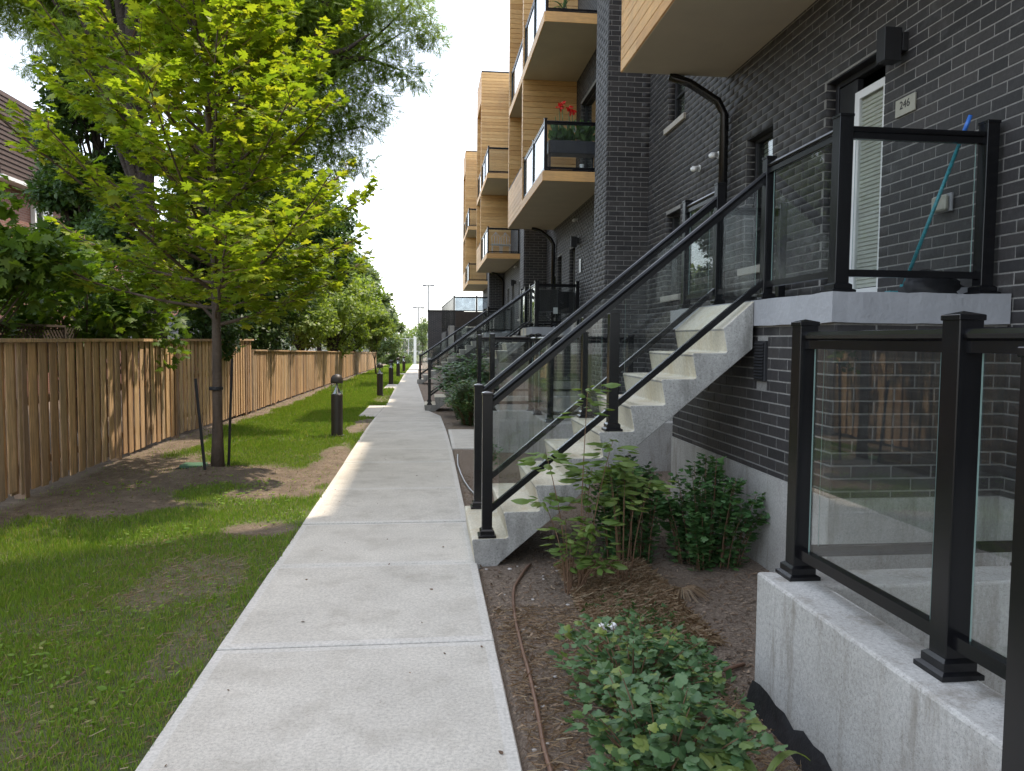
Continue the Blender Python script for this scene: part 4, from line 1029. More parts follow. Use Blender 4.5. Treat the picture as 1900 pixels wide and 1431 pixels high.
def ell_clumps(c_, r, n, rc, seed, inner=.35, flat=0):
    rg = np.random.default_rng(seed); d = rg.normal(size=(n, 3)); d /= np.linalg.norm(d, axis=1, keepdims=True)
    q = rg.uniform(inner, 1, n) ** .6; return [(c_[0] + r[0] * d[i, 0] * q[i], c_[1] + r[1] * d[i, 1] * q[i], c_[2] + r[2] * max(d[i, 2], -.9 + flat) * q[i], rc * rg.uniform(.6, 1.25)) for i in range(n)]

# honey locusts behind the fence
cl = ell_clumps((-5.6, 15.5, 9.4), (3.4, 2.6, 2.6), 80, .8, 21) + [(-5.9, 13.6, 6.6, .6), (-6.6, 13.8, 7.0, .7), (-7.4, 14, 7.6, .7), (-5.3, 13.2, 5.6, .5), (-8.3, 14.5, 8.2, .6)]
cl = [c_ for c_ in cl if not (c_[0] < -6.4 and c_[2] < 7.2)]
crown_tree('locust_tree', 'tall locust with twin dark trunks behind the fence, left of the young maple', 'tree', (-4.78, 14, 0), 9, .23, cl, 'pinnate', 'locust', .21, 44000, .7,
           [(-4.72, 14, -.1), (-4.76, 14, 1.6), (-4.85, 14, 3.6), (-5.0, 14, 5.2), (-5.15, 14, 6.6), (-5.4, 14.1, 8.3)], group='locust trees behind the fence', droop=.1, seed=3)
loc0 = [o for o in bpy.data.objects if o.name == 'locust_tree'][0]
MB().tube([(-4.9, 14, 4.5), (-4.98, 13.9, 5.6), (-5.02, 13.9, 7.0), (-4.95, 13.9, 8.6)], [.15, .13, .11, .08], 10).build('trunk', 'barkdark', loc0, smooth=True)
cl = ell_clumps((-2.9, 16.3, 9.3), (2.7, 2.2, 2.7), 64, .75, 22)
for px, py, s in ((640, 60, .6), (690, 40, .55), (730, 85, .5), (770, 70, .42), (795, 92, .3), (750, 30, .45), (700, 130, .5), (650, 150, .6), (735, 150, .42), (765, 165, .3), (690, 190, .4), (640, 215, .6), (600, 190, .7), (700, 225, .3), (665, 250, .4), (620, 290, .45), (560, 240, .7), (600, 330, .5), (655, 310, .35), (530, 150, .7), (480, 60, .8), (560, 40, .8), (600, 100, .7), (650, 20, .6), (580, 280, .55), (610, 240, .55), (540, 320, .5), (560, 380, .5), (600, 400, .35), (500, 130, .7), (80, 40, .6), (30, 90, .5), (120, 110, .5), (150, 30, .7), (20, 20, .6), (190, 130, .6), (110, 170, .35)):
    cl.append(((px - 794) / 1410 * 15.2 + .15, 15.2, 1.65 + (631 - py) / 1410 * 15.2, s))
crown_tree('locust_tree', 'feathery locust spreading drooping sprays against the sky behind the maple', 'tree', (-4.55, 17.2, -.05), 8, .2, cl, 'pinnate', 'locust', .20, 64000, .7,
           [(-4.55, 17.2, -.1), (-4.4, 17, 2.6), (-3.9, 16, 4.6), (-3.0, 15.2, 5.9), (-2.15, 14.9, 6.9), (-1.8, 14.9, 8.4)], group='locust trees behind the fence', droop=.1, seed=4)
loc1 = [o for o in bpy.data.objects if o.name == 'locust_tree.001'][0]
MB().tube([(-2.2, 14.9, 6.75), (-1.9, 14.85, 6.95), (-1.5, 14.8, 7.05), (-1.1, 14.8, 7.35)], [.07, .055, .045, .02], 8).build('limb', 'barkdark', loc1, smooth=True)

DG = 'dark trees and shrubs behind the fence'
crown_tree('broadleaf_tree', 'dense dark green tree filling the gap behind the young maple', 'tree', (-5.2, 21, -.1), 7, .16, ell_clumps((-4.9, 20.5, 4.6), (1.6, 1.6, 3.9), 46, .7, 31), 'diamond', 'darkleaf', .14, 26000, .7, group=DG, seed=5)
crown_tree('broadleaf_tree', 'dark tree left of the twin trunks, in front of the brick house', 'tree', (-8.1, 18.5, -.1), 6, .14, ell_clumps((-7.75, 18.2, 4.5), (1.0, .9, 2.3), 30, .5, 32), 'diamond', 'darkleaf', .13, 12000, .6, group=DG, seed=6)
crown_tree('broadleaf_tree', 'dark leafy tree behind the right side of the maple crown', 'tree', (-4.9, 25, -.2), 8, .18, ell_clumps((-5.3, 24.5, 5.0), (1.8, 1.6, 3.6), 46, .75, 35), 'diamond', 'darkleaf', .16, 24000, .7, group=DG, seed=15)
crown_tree('broadleaf_tree', 'tall dark tree rising between the house and the twin trunks', 'tree', (-7.2, 17.6, -.1), 7, .14, ell_clumps((-7.0, 17.4, 6.4), (.95, .9, 2.7), 34, .55, 37), 'diamond', 'darkleaf', .13, 17000, .6, group=DG, seed=19)
crown_tree('climbing_shrub', 'dark leafy thicket hiding the second locust trunk behind the maple', 'shrub', (-4.6, 16.2, 0), 4, .05, ell_clumps((-4.45, 16.0, 3.1), (.75, .5, 1.9), 24, .45, 36), 'diamond', 'darkleaf', .11, 9000, .5, group=DG, seed=17)
crown_tree('ivy_shrub', 'dark ivy clump wrapped round the foot of the twin trunks', 'shrub', (-5.4, 14.4, 0), 4, .05, ell_clumps((-5.55, 14.4, 2.9), (.75, .5, 1.5), 18, .42, 33), 'diamond', 'darkleaf', .10, 7000, .5, group=DG, seed=7)
crown_tree('hedge_shrub', 'dark rounded shrub at the far left above the fence', 'shrub', (-6.7, 9.6, 0), 2.4, .05, ell_clumps((-7.0, 10.6, 1.7), (1.7, .8, 1.5), 36, .42, 34), 'diamond', 'darkleaf', .09, 12000, .5, group=DG, seed=8)
# maple shrubs leaning over the fence at left
for i, (lx, ly, lz, r, n_, lb, sz) in enumerate(((-5.75, 9.2, 2.55, (1.5, .7, 1.15), 3600, 'low maple with large leaves leaning over the fence at the left edge', .14), (-5.1, 12.0, 2.2, (1.35, .9, 1.0), 3000, 'low maple with drooping leaves over the fence left of the staked tree', .13))):
    c_ = ell_clumps((lx, ly, lz), r, 34, .40, 40 + i, .15)
    th = thing('maple_shrub', lb, 'shrub', (lx, ly, 0), DG)
    mb = MB()
    for q in c_: mb.tube([(lx, ly, -.05), ((lx + q[0]) / 2, (ly + q[1]) / 2, q[2] * .6), q[:3]], [.025, .014, .005], 6, False)
    mb.build('stems', 'bark', th, kind='stuff')
    A = np.array(c_); idx = RNG.integers(0, len(A), n_); d = rdir(n_); P = A[idx, :3] + d * (A[idx, 3] * RNG.random(n_) ** .4)[:, None]
    D = d * .5 + rdir(n_) * .8 + np.array([0, 0, -.45]); up = np.stack([RNG.normal(0, .35, n_), RNG.normal(0, .35, n_), np.ones(n_)], 1)
    leaf_parts(P, D, up, RNG.uniform(.8, 1.3, n_) * sz, 'maple', 'mapledark', th, 120)
# trees receding along the fence
LG = 'trees along the fence in the distance'
row = [(-6.3, 25, (1.7, 1.8, 2.5), 3.9, 'darkleaf', 14000, .16, 'first dark tree beyond the young maple along the fence'),
       (-4.9, 30.5, (1.7, 2.0, 1.8), 3.1, 'lightleaf', 13000, .16, 'pale green bushy tree overhanging the fence, nearest of its row'),
       (-4.5, 37, (1.9, 2.2, 2.1), 3.0, 'lightleaf', 12000, .19, 'second pale green tree overhanging the fence'),
       (-5.0, 36, (1.8, 2, 2.0), 6.0, 'darkleaf', 9000, .2, 'tall dark tree rising above the pale bushy trees'),
       (-4.4, 46, (2.2, 2.6, 2.6), 2.9, 'lightleaf', 12000, .23, 'third pale green tree far along the fence'),
       (-5.4, 54, (2.6, 2.4, 3.4), 4.6, 'farleaf', 13000, .25, 'tall grey-green tree with ragged edge against the sky'),
       (-4.6, 66, (2.9, 2.6, 3.2), 2.2, 'farleaf', 9000, .3, 'last rounded tree before the chain link fence')]
for i, (x, y, r, zc, mt, n_, sz, lb) in enumerate(row):
    crown_tree('fence_tree', lb, 'tree', (x, y, G(y)), zc + r[2] * .5, .12, ell_clumps((x, y, zc), r, 46, .62, 50 + i, .3, .1), 'diamond', mt, sz, n_, .6, group=LG, seed=60 + i)
crown_tree('lawn_tree', 'small thin-stemmed tree on the lawn behind the second bollard', 'tree', (-3.0, 45, G(45)), 2.6, .045, ell_clumps((-3.1, 45, 2.6), (1.15, 1.1, 1.5), 22, .4, 71), 'diamond', 'lightleaf', .16, 5000, .4, group=LG, bark='bark', seed=72)
crown_tree('sapling', 'slender pale sapling beside the dark brick tower', 'tree', (-.6, 74, G(74)), 4.2, .04, ell_clumps((-.5, 74, 2.4), (.7, .7, 1.7), 16, .35, 73), 'diamond', 'farleaf', .2, 1300, .35, bark='bark', seed=74)
# far hedge line
n_ = 26000; P = np.stack([RNG.uniform(-45, 30, n_), RNG.uniform(88, 96, n_), np.zeros(n_)], 1); hgt = 3.0 + 1.6 * vnoise(P[:, 0], P[:, 1] * .2, .25, 9)
P[:, 2] = -1 + hgt * RNG.random(n_) ** .7; D = rdir(n_); leaf_obj('far_hedge', P, D, np.tile(np.array([[0, 0, 1.]]), (n_, 1)) + rdir(n_) * .5, RNG.uniform(.3, .6, n_), 'diamond', 'farleaf', None, label='hazy hedge and scrub beyond the chain link fence', cat='hedge', kind='stuff')
n_ = 2500; P = np.stack([RNG.uniform(-5.5, -1.7, n_), RNG.uniform(79, 80.5, n_), np.zeros(n_)], 1); P[:, 2] = -1 + 1.0 * RNG.random(n_); leaf_obj('tall_weeds', P, rdir(n_, -.2, 1), rdir(n_), RNG.uniform(.12, .25, n_), 'diamond', 'farleaf', None, label='rough weeds at the foot of the chain link fence', cat='weeds', kind='stuff')

# ---------------------------------------------------------------- board fence
def board_mesh():
    mb = MB(); mb.cbox(-.008, -.073, 0, .008, .073, 1.0, .0035); me, _ = mb.mesh('board', False); me.materials.append(MT['fence']); return me
BOARD = board_mesh()
def fence(y0, y1, ztop, label, limit=300):
    th = thing('board_fence', label, 'fence', (FX, (y0 + y1) / 2, G(y0)), 'cedar board fences')
    rr = random.Random(int(y0)); y = y0; rest = []; n = 0; P = .22
    while y < y1:
        for layer in (0, 1):
            yc = y + (P / 2 if layer else 0); x = FX - .010 - layer * .032 - rr.uniform(0, .006); zt = ztop(yc) - .035 + rr.uniform(-.006, .002)
            zb = G(yc) + (.035 if rr.random() > .04 else .08) + rr.uniform(-.012, .012); w = rr.uniform(.86, 1.03)
            if layer == 0 and rr.random() < .06: w *= .9
            tilt = rr.uniform(-.003, .003)
            if n < limit:
                o = bpy.data.objects.new('board', BOARD); o.parent = th; o.location = Vector((x, yc, zb)) - WL[th.name]; o.scale = (1, w, zt - zb); o.rotation_euler = (tilt, 0, rr.uniform(-.03, .03)); COL.objects.link(o); n += 1
            else: rest.append((x, yc, zb, w, zt))
        y += P + rr.uniform(-.003, .003)
    if rest:
        mb = MB()
        for x, yc, zb, w, zt in rest: mb.box(x - .008, yc - .07 * w, zb, x + .008, yc + .07 * w, zt)
        mb.build('boards', 'fence', th, kind='stuff')
    y = y0 + .12
    while y < y1 + .1:
        MB().cbox(FX - .11, y - .045, G(y) - .3, FX + .003, y + .045, ztop(y) - .03, .004).build('post', 'fence_dark', th)
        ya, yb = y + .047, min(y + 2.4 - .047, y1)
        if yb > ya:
            for zz in (.25, .92): MB().box(FX - .10, ya, G(y) + zz, FX - .062, yb, G(y) + zz + .085).build('rail', 'fence_dark', th)
        y += 2.4
    y = y0
    while y < y1:
        yb = min(y + 2.9, y1); a, b = ztop(y), ztop(yb)
        MB().add([(FX - .10, y + .002, a - .034), (FX + .035, y + .002, a - .034), (FX + .035, yb - .002, b - .034), (FX - .10, yb - .002, b - .034), (FX - .10, y + .002, a + .004), (FX + .035, y + .002, a + .004), (FX + .035, yb - .002, b + .004), (FX - .10, yb - .002, b + .004)],
                 [(0, 3, 2, 1), (4, 5, 6, 7), (0, 1, 5, 4), (1, 2, 6, 5), (2, 3, 7, 6), (3, 0, 4, 7)]).build('cap_board', 'fence', th)
        y = yb
    MB().box(FX - .06, y0, min(G(y0), G(y1)) - .2, FX - .05, y1, G(y1) + .05).build('kick_shade_strip', 'barkdark', th)  # dark strip painting the shade in the gap under the boards
fence(1.0, 18.6, lambda y: 1.62, 'taller cedar board fence running past the staked maple')
fence(18.75, 62, lambda y: 1.375 - (y - 18.6) * .0182, 'lower cedar board fence receding under the pale trees')
# lattice screen glimpsed over the fence
lt = thing('lattice_screen', 'dark lattice screen just above the fence at left', 'lattice', (-4.9, 9.5, 0))
fr = MB(); fr.box(-4.92, 8.6, .9, -4.88, 8.64, 1.80); fr.box(-4.92, 10.9, .9, -4.88, 10.94, 1.80); fr.box(-4.92, 8.64, 1.77, -4.88, 10.9, 1.80); fr.build('frame', 'lattice', lt)
for s, x in ((1, -4.905), (-1, -4.895)):
    mb = MB()
    for i in range(34):
        a = 8.1 + i * .085; y0_, y1_ = a, a + .47
        mb.add([(x, y0_ if s > 0 else y1_, 1.3), (x, (y0_ if s > 0 else y1_) + .045, 1.3), (x, (y1_ if s > 0 else y0_) + .045, 1.77), (x, y1_ if s > 0 else y0_, 1.77)], [(0, 1, 2, 3)])
    mb.build('lath', 'lattice', lt, kind='stuff')

# ---------------------------------------------------------------- tree stakes, lid, bollards
for a, b, lb in (((-2.60, 9.22, gz1(-2.6, 9.22) - .1), (-2.70, 9.22, 1.17), 'left thin dark stake leaning beside the young maple trunk'), ((-2.545, 10.02, gz1(-2.55, 10) - .1), (-2.48, 10.02, 1.38), 'right thin dark stake behind the young maple trunk')):
    t_ = thing('tree_stake', lb, 'stake', a, 'stakes of the young maple'); MB().tube([a, b], [.018, .016], 6).build('rod', 'blackmatte', t_)
tie = thing('tree_tie', 'black rubber tie round the young maple trunk', 'tree tie', (-2.53, 9.44, 1.02)); MB().lathe([(.075, 0), (.082, .01), (.082, .03), (.075, .04)], -2.53, 9.45, 1.02, 14).build('band', 'blackmatte', tie)
vb = thing('valve_lid', 'flat green irrigation lid in the soil behind the left stake', 'lid', (-2.95, 9.95, 0)); z = gz1(-2.95, 9.95)
MB().cbox(-3.1, 9.85, z + .005, -2.82, 10.1, z + .05, .008).build('lid', 'greenlid', vb); MB().cbox(-3.13, 9.82, z - .04, -2.79, 10.13, z + .02, .004).build('rim', 'blackmatte', vb)
def bollard():
    th = thing('bollard_light', 'nearest bollard light with domed cap standing on the lawn edge', 'bollard light', (-1.54, 13.16, 0), 'bollard lights along the path')
    x, y = -1.54, 13.16
    MB().lathe([(.098, -.05), (.098, .70), (.092, .705)], x, y, .0, 28).build('body', 'bronze', th, smooth=False)
    MB().lathe([(.094, .706), (.094, .895)], x, y, 0, 28).build('lens', 'clear', th, smooth=True)
    MB().lathe([(.012, .895), (.02, .83), (.075, .715), (.078, .708)], x, y, 0, 24).build('reflector', 'chrome', th, smooth=True)
    MB().lathe([(.104, .896), (.106, .93), (.099, .975), (.080, 1.015), (.05, 1.038), (.015, 1.047)], x, y, 0, 28).build('cap', 'bronze', th, smooth=True)
    MB().lathe([(.125, -.02), (.125, .008), (.10, .012)], x, y, 0, 24).build('foot_ring', 'bronze', th)
    return th
bo = bollard()
for x, y, lb in ((-1.55, 25.0, 'second bollard light along the lawn edge, beyond the first paving bay'), (-1.57, 32.9, 'third bollard light along the lawn edge, at the second paving bay'), (-1.60, 41.5, 'fourth bollard light along the lawn edge'), (-1.58, 50.8, 'fifth and farthest bollard light along the lawn edge')):
    copy_tree(bo, (x, y, G(y)), 0, lb)

# ---------------------------------------------------------------- far end: tower, terrace, fence, lamp posts
tw_ = thing('brick_tower', 'square dark brick stair tower at the far end of the path', 'tower', (1.2, 57, -.7)); MB().box(0, 56, -.9, 2.6, 59, 3.72).build('wall', 'bricktex', tw_); MB().box(-.04, 55.96, 3.721, 2.64, 59.04, 3.80).build('coping', 'blackmatte', tw_)
te = thing('raised_terrace', 'raised far terrace with brick front and lattice panel', 'terrace', (3, 43, -.4))
MB().box(1.2, 42.2, -.5, 5.2, 47, 2.35).build('wall', 'bricktex', te); MB().cbox(1.13, 42.1, -.5, 1.45, 42.4, 2.42, .01).build('corner_pier', 'conc', te)
MB().box(1.5, 42.15, 2.36, 4.3, 42.19, 3.2).build('lattice_panel', 'lattice', te)
rt = thing('glass_balustrade', 'frosted glass railing on the raised far terrace', 'railing', (2.8, 42.2, 2.4), 'black framed glass balustrades')
for x in (1.43, 2.68, 4.2): post(rt, x, 42.25, 2.4, 4.07, w=.09)
for a, b in (((1.43, 42.25), (2.68, 42.25)), ((2.68, 42.25), (4.2, 42.25))): panel(rt, a, b, 4.0, 4.0, 3.25, 3.25, 'frost', .02)
ft = thing('metal_fence', 'black upright-bar railing running back to the brick tower', 'railing', (1.3, 48, 1.9))
for i in range(13): MB().cbox(1.36 - .03 * i - .02, 42.6 + i * 1.0, 2.2, 1.36 - .03 * i + .02, 42.68 + i * 1.0, 4.0, .003).build('post', 'blackmetal', ft)
MB().bar((1.36, 42.6, 3.95), (1.0, 55.6, 3.95), BOTP).build('top_rail', 'blackmetal', ft)
MB().box(.98, 42.5, -.6, 1.12, 55.9, 2.1).build('low_wall', 'bricktex', ft)
cf = thing('chain_link_fence', 'chain link fence with pale posts across the far end', 'fence', (-1, 80, -1))
for x in [-14 + 2.4 * i for i in range(11)]: MB().tube([(x, 80, -1.05), (x, 80, 1.75)], .045, 6).build('post', 'steel', cf)
MB().tube([(-14, 80, 1.7), (10, 80, 1.7)], .03, 6).build('top_rail', 'steel', cf); MB().tube([(-14, 80, .4), (10, 80, .4)], .02, 6).build('mid_rail', 'steel', cf)
MB().cbox(-1.45, 78.6, -1.05, -1.18, 78.9, 1.95, .01).build('gate_post', 'white', cf)
mb = MB()
for i in range(240):
    x = -14 + i * .1
    for s in (1, -1): mb.add([(x, 80.02, -1), (x + .012, 80.02, -1), (x + .012 + s * 1.3, 80.02, 1.6), (x + s * 1.3, 80.02, 1.6)], [(0, 1, 2, 3)])
mb.build('mesh', 'steel', cf, kind='stuff')
for x, y, h, lb in ((.04, 80.5, 7.25, 'nearer twin-headed lamp post rising above the brick tower'), (-1.55, 130, 6.95, 'farther twin-headed lamp post beside the sapling')):
    t_ = thing('lamp_post', lb, 'lamp post', (x, y, -1), 'twin-headed car park lamp posts'); s = y / 80
    MB().tube([(x, y, -1), (x, y, h)], [.09 * s, .07 * s], 8).build('pole', 'grey', t_)
    MB().cbox(x - .62 * s, y - .15, h, x + .62 * s, y + .15, h + .10 * s, .02).build('cross_arm', 'grey', t_)
    for q in (-1, 1): MB().cbox(x + q * .42 * s - .2 * s, y - .18, h - .06 * s, x + q * .42 * s + .2 * s, y + .18, h - .002, .01).build('lamp_head', 'blackmatte', t_)

# ---------------------------------------------------------------- houses over the fence
h1 = thing('brick_house', 'red brick house with brown shingled mansard behind the trees at left', 'house', (-15, 27, 0))
HX = -11.7
MB().box(HX - 9, 22.5, -.5, HX, 42, 5.9).build('wall', 'redbrick', h1)
MB().add([(HX + .25, 22.2, 6.0), (HX + .25, 26.6, 6.0), (HX - 9, 26.6, 6.0), (HX - 9, 22.2, 6.0), (HX - .15, 22.6, 8.5), (HX - .15, 26.2, 8.5), (HX - 8.6, 26.2, 8.5), (HX - 8.6, 22.6, 8.5)],
         [(0, 1, 5, 4), (1, 2, 6, 5), (2, 3, 7, 6), (3, 0, 4, 7), (4, 5, 6, 7)]).build('roof', 'shingle', h1)
rs = MB()
for i in range(17):
    z = 6.02 + i * .145; f = (z - 6) / 2.6; x = HX + .25 - .4 * f * 1.04 + .012; y = 22.2 + .4 * f - .012
    rs.box(x - .03, y, z, x + .012, 26.5 - f * .4, z + .015); rs.box(HX - 8.9, y - .012, z, x - .03, y + .03, z + .015)
rs.build('shingle_courses', 'shingle', h1, kind='stuff')
MB().box(HX - 9, 22.1, 5.901, HX + .35, 26.7, 5.998).build('soffit', 'white', h1)
for y, z, w, h in ((24.2, 4.0, 1.1, 1.5), (27.6, 4.0, 2.0, 1.5), (32, 4.0, 1.6, 1.5), (26.9, 1.2, 1.6, 1.3), (31, 1.2, 2.0, 1.4), (24.6, 6.6, 1.2, 1.3)):
    dx = -.0 if z < 6 else .12
    w_ = MB(); X = HX + dx
    w_.box(X, y, z, X + .12, y + .09, z + h); w_.box(X, y + w - .09, z, X + .12, y + w, z + h); w_.box(X, y + .09, z, X + .12, y + w - .09, z + .09); w_.box(X, y + .09, z + h - .09, X + .12, y + w - .09, z + h); w_.box(X, y + w / 2 - .04, z + .09, X + .11, y + w / 2 + .04, z + h - .09)
    f = w_.build('window_frame', 'white', h1); MB().box(X + .03, y + .09, z + .09, X + .05, y + w - .09, z + h - .09).build('pane', 'house_glass', f)
h2 = thing('garden_shed', 'pale shed with grey roof just above the fence behind the maple trunk', 'shed', (-7.5, 24, 0))
MB().box(-8.8, 23, -.4, -6.2, 26, 1.55).build('wall', 'redbrick', h2)
MB().add([(-9, 22.8, 1.6), (-6, 22.8, 1.6), (-6, 26.2, 1.6), (-9, 26.2, 1.6), (-7.5, 22.8, 2.3), (-7.5, 26.2, 2.3)], [(0, 1, 4), (1, 2, 5, 4), (2, 3, 5), (3, 0, 4, 5), (0, 3, 2, 1)]).build('roof', 'grey', h2)

# ---------------------------------------------------------------- balcony and porch furnishings
pb = thing('flower_planter', 'dark raised planter of canna leaves with red flowers on the balcony', 'planter', (2.95, 15.8, 5.06))
MB().cbox(2.44, 15.6, 5.48, 3.45, 15.95, 5.74, .01).build('trough', 'terra', pb)
for x in (2.47, 3.42):
    for y in (15.63, 15.92): MB().cbox(x - .02, y - .02, 5.06, x + .02, y + .02, 5.48, .003).build('leg', 'terra', pb)
n_ = 120; P = np.stack([RNG.uniform(2.48, 3.4, n_), RNG.uniform(15.63, 15.9, n_), RNG.uniform(5.72, 6.0, n_)], 1); D = rdir(n_, .1, 1) + np.array([0, 0, .4]); leaf_obj('leaf', P, D, rdir(n_), RNG.uniform(.16, .30, n_), 'oval', 'shrub', pb, kind='stuff')
st_ = MB()
for x, z in ((2.68, 6.42), (2.74, 6.46), (2.88, 6.40), (2.95, 6.36), (2.60, 6.25)): st_.tube([(x + .04, 15.78, 5.7), (x, 15.76, z)], .009, 5)
st_.build('stem', 'shrub', pb)
for x, z in ((2.68, 6.45), (2.74, 6.50), (2.88, 6.44), (2.96, 6.40)):
    n_ = 12; P = np.array([[x, 15.76, z]] * n_) + RNG.normal(0, .018, (n_, 3)); leaf_obj('flower', P, rdir(n_), rdir(n_), RNG.uniform(.07, .12, n_), 'oval', 'red', pb)
cp = thing('paper_cup', 'small white cup on the floor of the flowered balcony', 'cup', (3.16, 15.72, 5.06)); MB().lathe([(.035, 0), (.05, .13)], 3.16, 15.72, 5.16, 14).build('cup_wall', 'white', cp, smooth=True); MB().box(2.95, 15.62, 5.06, 3.35, 15.95, 5.158).build('stand', 'terra', cp)
pp_ = thing('potted_plant', 'small spiky potted plant on the upper balcony', 'plant', (2.72, 15.75, 8.2)); MB().lathe([(.10, 0), (.13, .16)], 2.75, 15.75, 8.22, 14).build('pot', 'terra', pp_)
n_ = 14; P = np.array([[2.75, 15.75, 8.36]] * n_); leaf_obj('leaf', P, rdir(n_, .1, .8), np.tile(np.array([[0, 0, 1.]]), (n_, 1)), RNG.uniform(.3, .45, n_), 'strap', 'currant', pp_)
# folding camping chairs on the second porch
def camp_chair(x, y, z, rz, lb):
    th = thing('camping_chair', lb, 'chair', (x, y, z), 'black folding camping chairs on the second porch')
    def T(p_): c_, s_ = math.cos(rz), math.sin(rz); return (x + p_[0] * c_ - p_[1] * s_, y + p_[0] * s_ + p_[1] * c_, z + p_[2])
    def sheet(Q, nm):
        m_ = MB(); n = len(Q); m_.add([T(q) for q in Q] + [T((q[0], q[1] + .012, q[2] - .004)) for q in Q], [tuple(range(n)), tuple(range(n, 2 * n))[::-1]] + [(i, (i + 1) % n, n + (i + 1) % n, n + i) for i in range(n)]); m_.build(nm, 'blackmatte', th)
    sheet([(-.25, -.22, .43), (.25, -.22, .43), (.22, .2, .38), (-.22, .2, .38)], 'seat'); sheet([(-.25, .2, .40), (.25, .2, .40), (.28, .30, .92), (-.28, .30, .92)], 'backrest')
    for s in (-1, 1):
        MB().tube([T((s * .27, -.25, 0)), T((-s * .27, .25, .42))], .011, 6).build('leg', 'blackmatte', th); MB().tube([T((s * .27, .25, 0)), T((s * .27, -.25, .45))], .011, 6).build('leg', 'blackmatte', th)
        MB().tube([T((s * .28, .25, 0)), T((s * .28, .31, .93))], .011, 6).build('back_pole', 'blackmatte', th); MB().tube([T((s * .30, -.27, .62)), T((s * .30, .24, .64))], .02, 6).build('armrest', 'blackmatte', th)
camp_chair(2.98, 18.7, 1.965, R(160), 'left black folding camping chair on the second porch')
camp_chair(3.38, 19.35, 1.965, R(200), 'right black folding camping chair on the second porch, half hidden')
tg = thing('paper_tag', 'white tag hanging on the left camping chair', 'tag', (3.08, 18.35, 2.3)); MB().cbox(3.03, 18.34, 2.30, 3.14, 18.346, 2.45, .001).build('card', 'white', tg)
# balcony chairs at the third box (wire backs)
for x, y, lb in ((2.75, 31.0, 'left metal wire chair on the third balcony'), (3.15, 31.1, 'right metal wire chair on the third balcony')):
    t_ = thing('wire_chair', lb, 'chair', (x, y, 5.06), 'metal chairs on the third balcony')
    for i in range(4): MB().tube([(x - .15 + i * .1, y + .2, 5.5), (x - .17 + i * .113, y + .24, 5.85), (x, y + .26, 6.05)], .010, 5).build('back_wire', 'steel', t_)
    MB().cbox(x - .2, y - .2, 5.49, x + .2, y + .2, 5.52, .006).build('seat', 'steel', t_)
    for a in (-.17, .17):
        for b in (-.17, .17): MB().tube([(x + a, y + b, 5.06), (x + a * .9, y + b * .9, 5.49)], .011, 5).build('leg', 'steel', t_)
# broom and dark bundle on the near porch
br_ = thing('broom', 'teal-handled broom with blue grip leaning in the near porch corner', 'broom', (3.2, 4.9, 1.96))
b0 = Vector((3.22, 4.89, 2.03)); b1 = Vector((3.47, 4.635, 3.12)); dd = b1 - b0
MB().tube([b0, b0 + dd * .9], .0125, 10).build('handle', 'teal', br_, smooth=True); MB().tube([b0 + dd * .9, b0 + dd], [.0145, .013], 10).build('grip', 'blue', br_, smooth=True)
MB().tube([b0 + Vector((0, 0, .02)), b0 + Vector((-.01, .01, -.03))], .018, 10).build('socket', 'teal', br_); MB().cbox(3.10, 4.85, 1.975, 3.36, 4.92, 2.005, .006).build('head', 'teal', br_)
bs = MB(); rr = random.Random(3)
for i in range(90): x = rr.uniform(3.11, 3.35); y = rr.uniform(4.855, 4.915); bs.box(x, y, 1.963, x + .004, y + .004, 1.976)
bs.build('bristles', 'teal', br_, kind='stuff')
bg = MB(); n1, n2 = 18, 8; vs_ = []
for j in range(n2 + 1):
    ph = PI / 2 * j / n2
    for i in range(n1):
        a = 2 * PI * i / n1; r = 1 + .16 * math.sin(3 * a + j) + .08 * math.sin(7 * a + 2 * j); vs_.append((3.36 + .22 * r * math.cos(a) * math.cos(ph), 4.82 + .13 * r * math.sin(a) * math.cos(ph), 1.967 + .17 * math.sin(ph) * (1 + .08 * math.sin(5 * a))))
bg.add(vs_, [(j * n1 + i, j * n1 + (i + 1) % n1, (j + 1) * n1 + (i + 1) % n1, (j + 1) * n1 + i) for j in range(n2) for i in range(n1)])
o = bg.build('black_bag', 'blackmatte', None, smooth=True); tag(o, 'crumpled black bag lying on the near porch behind the glass', 'bag')

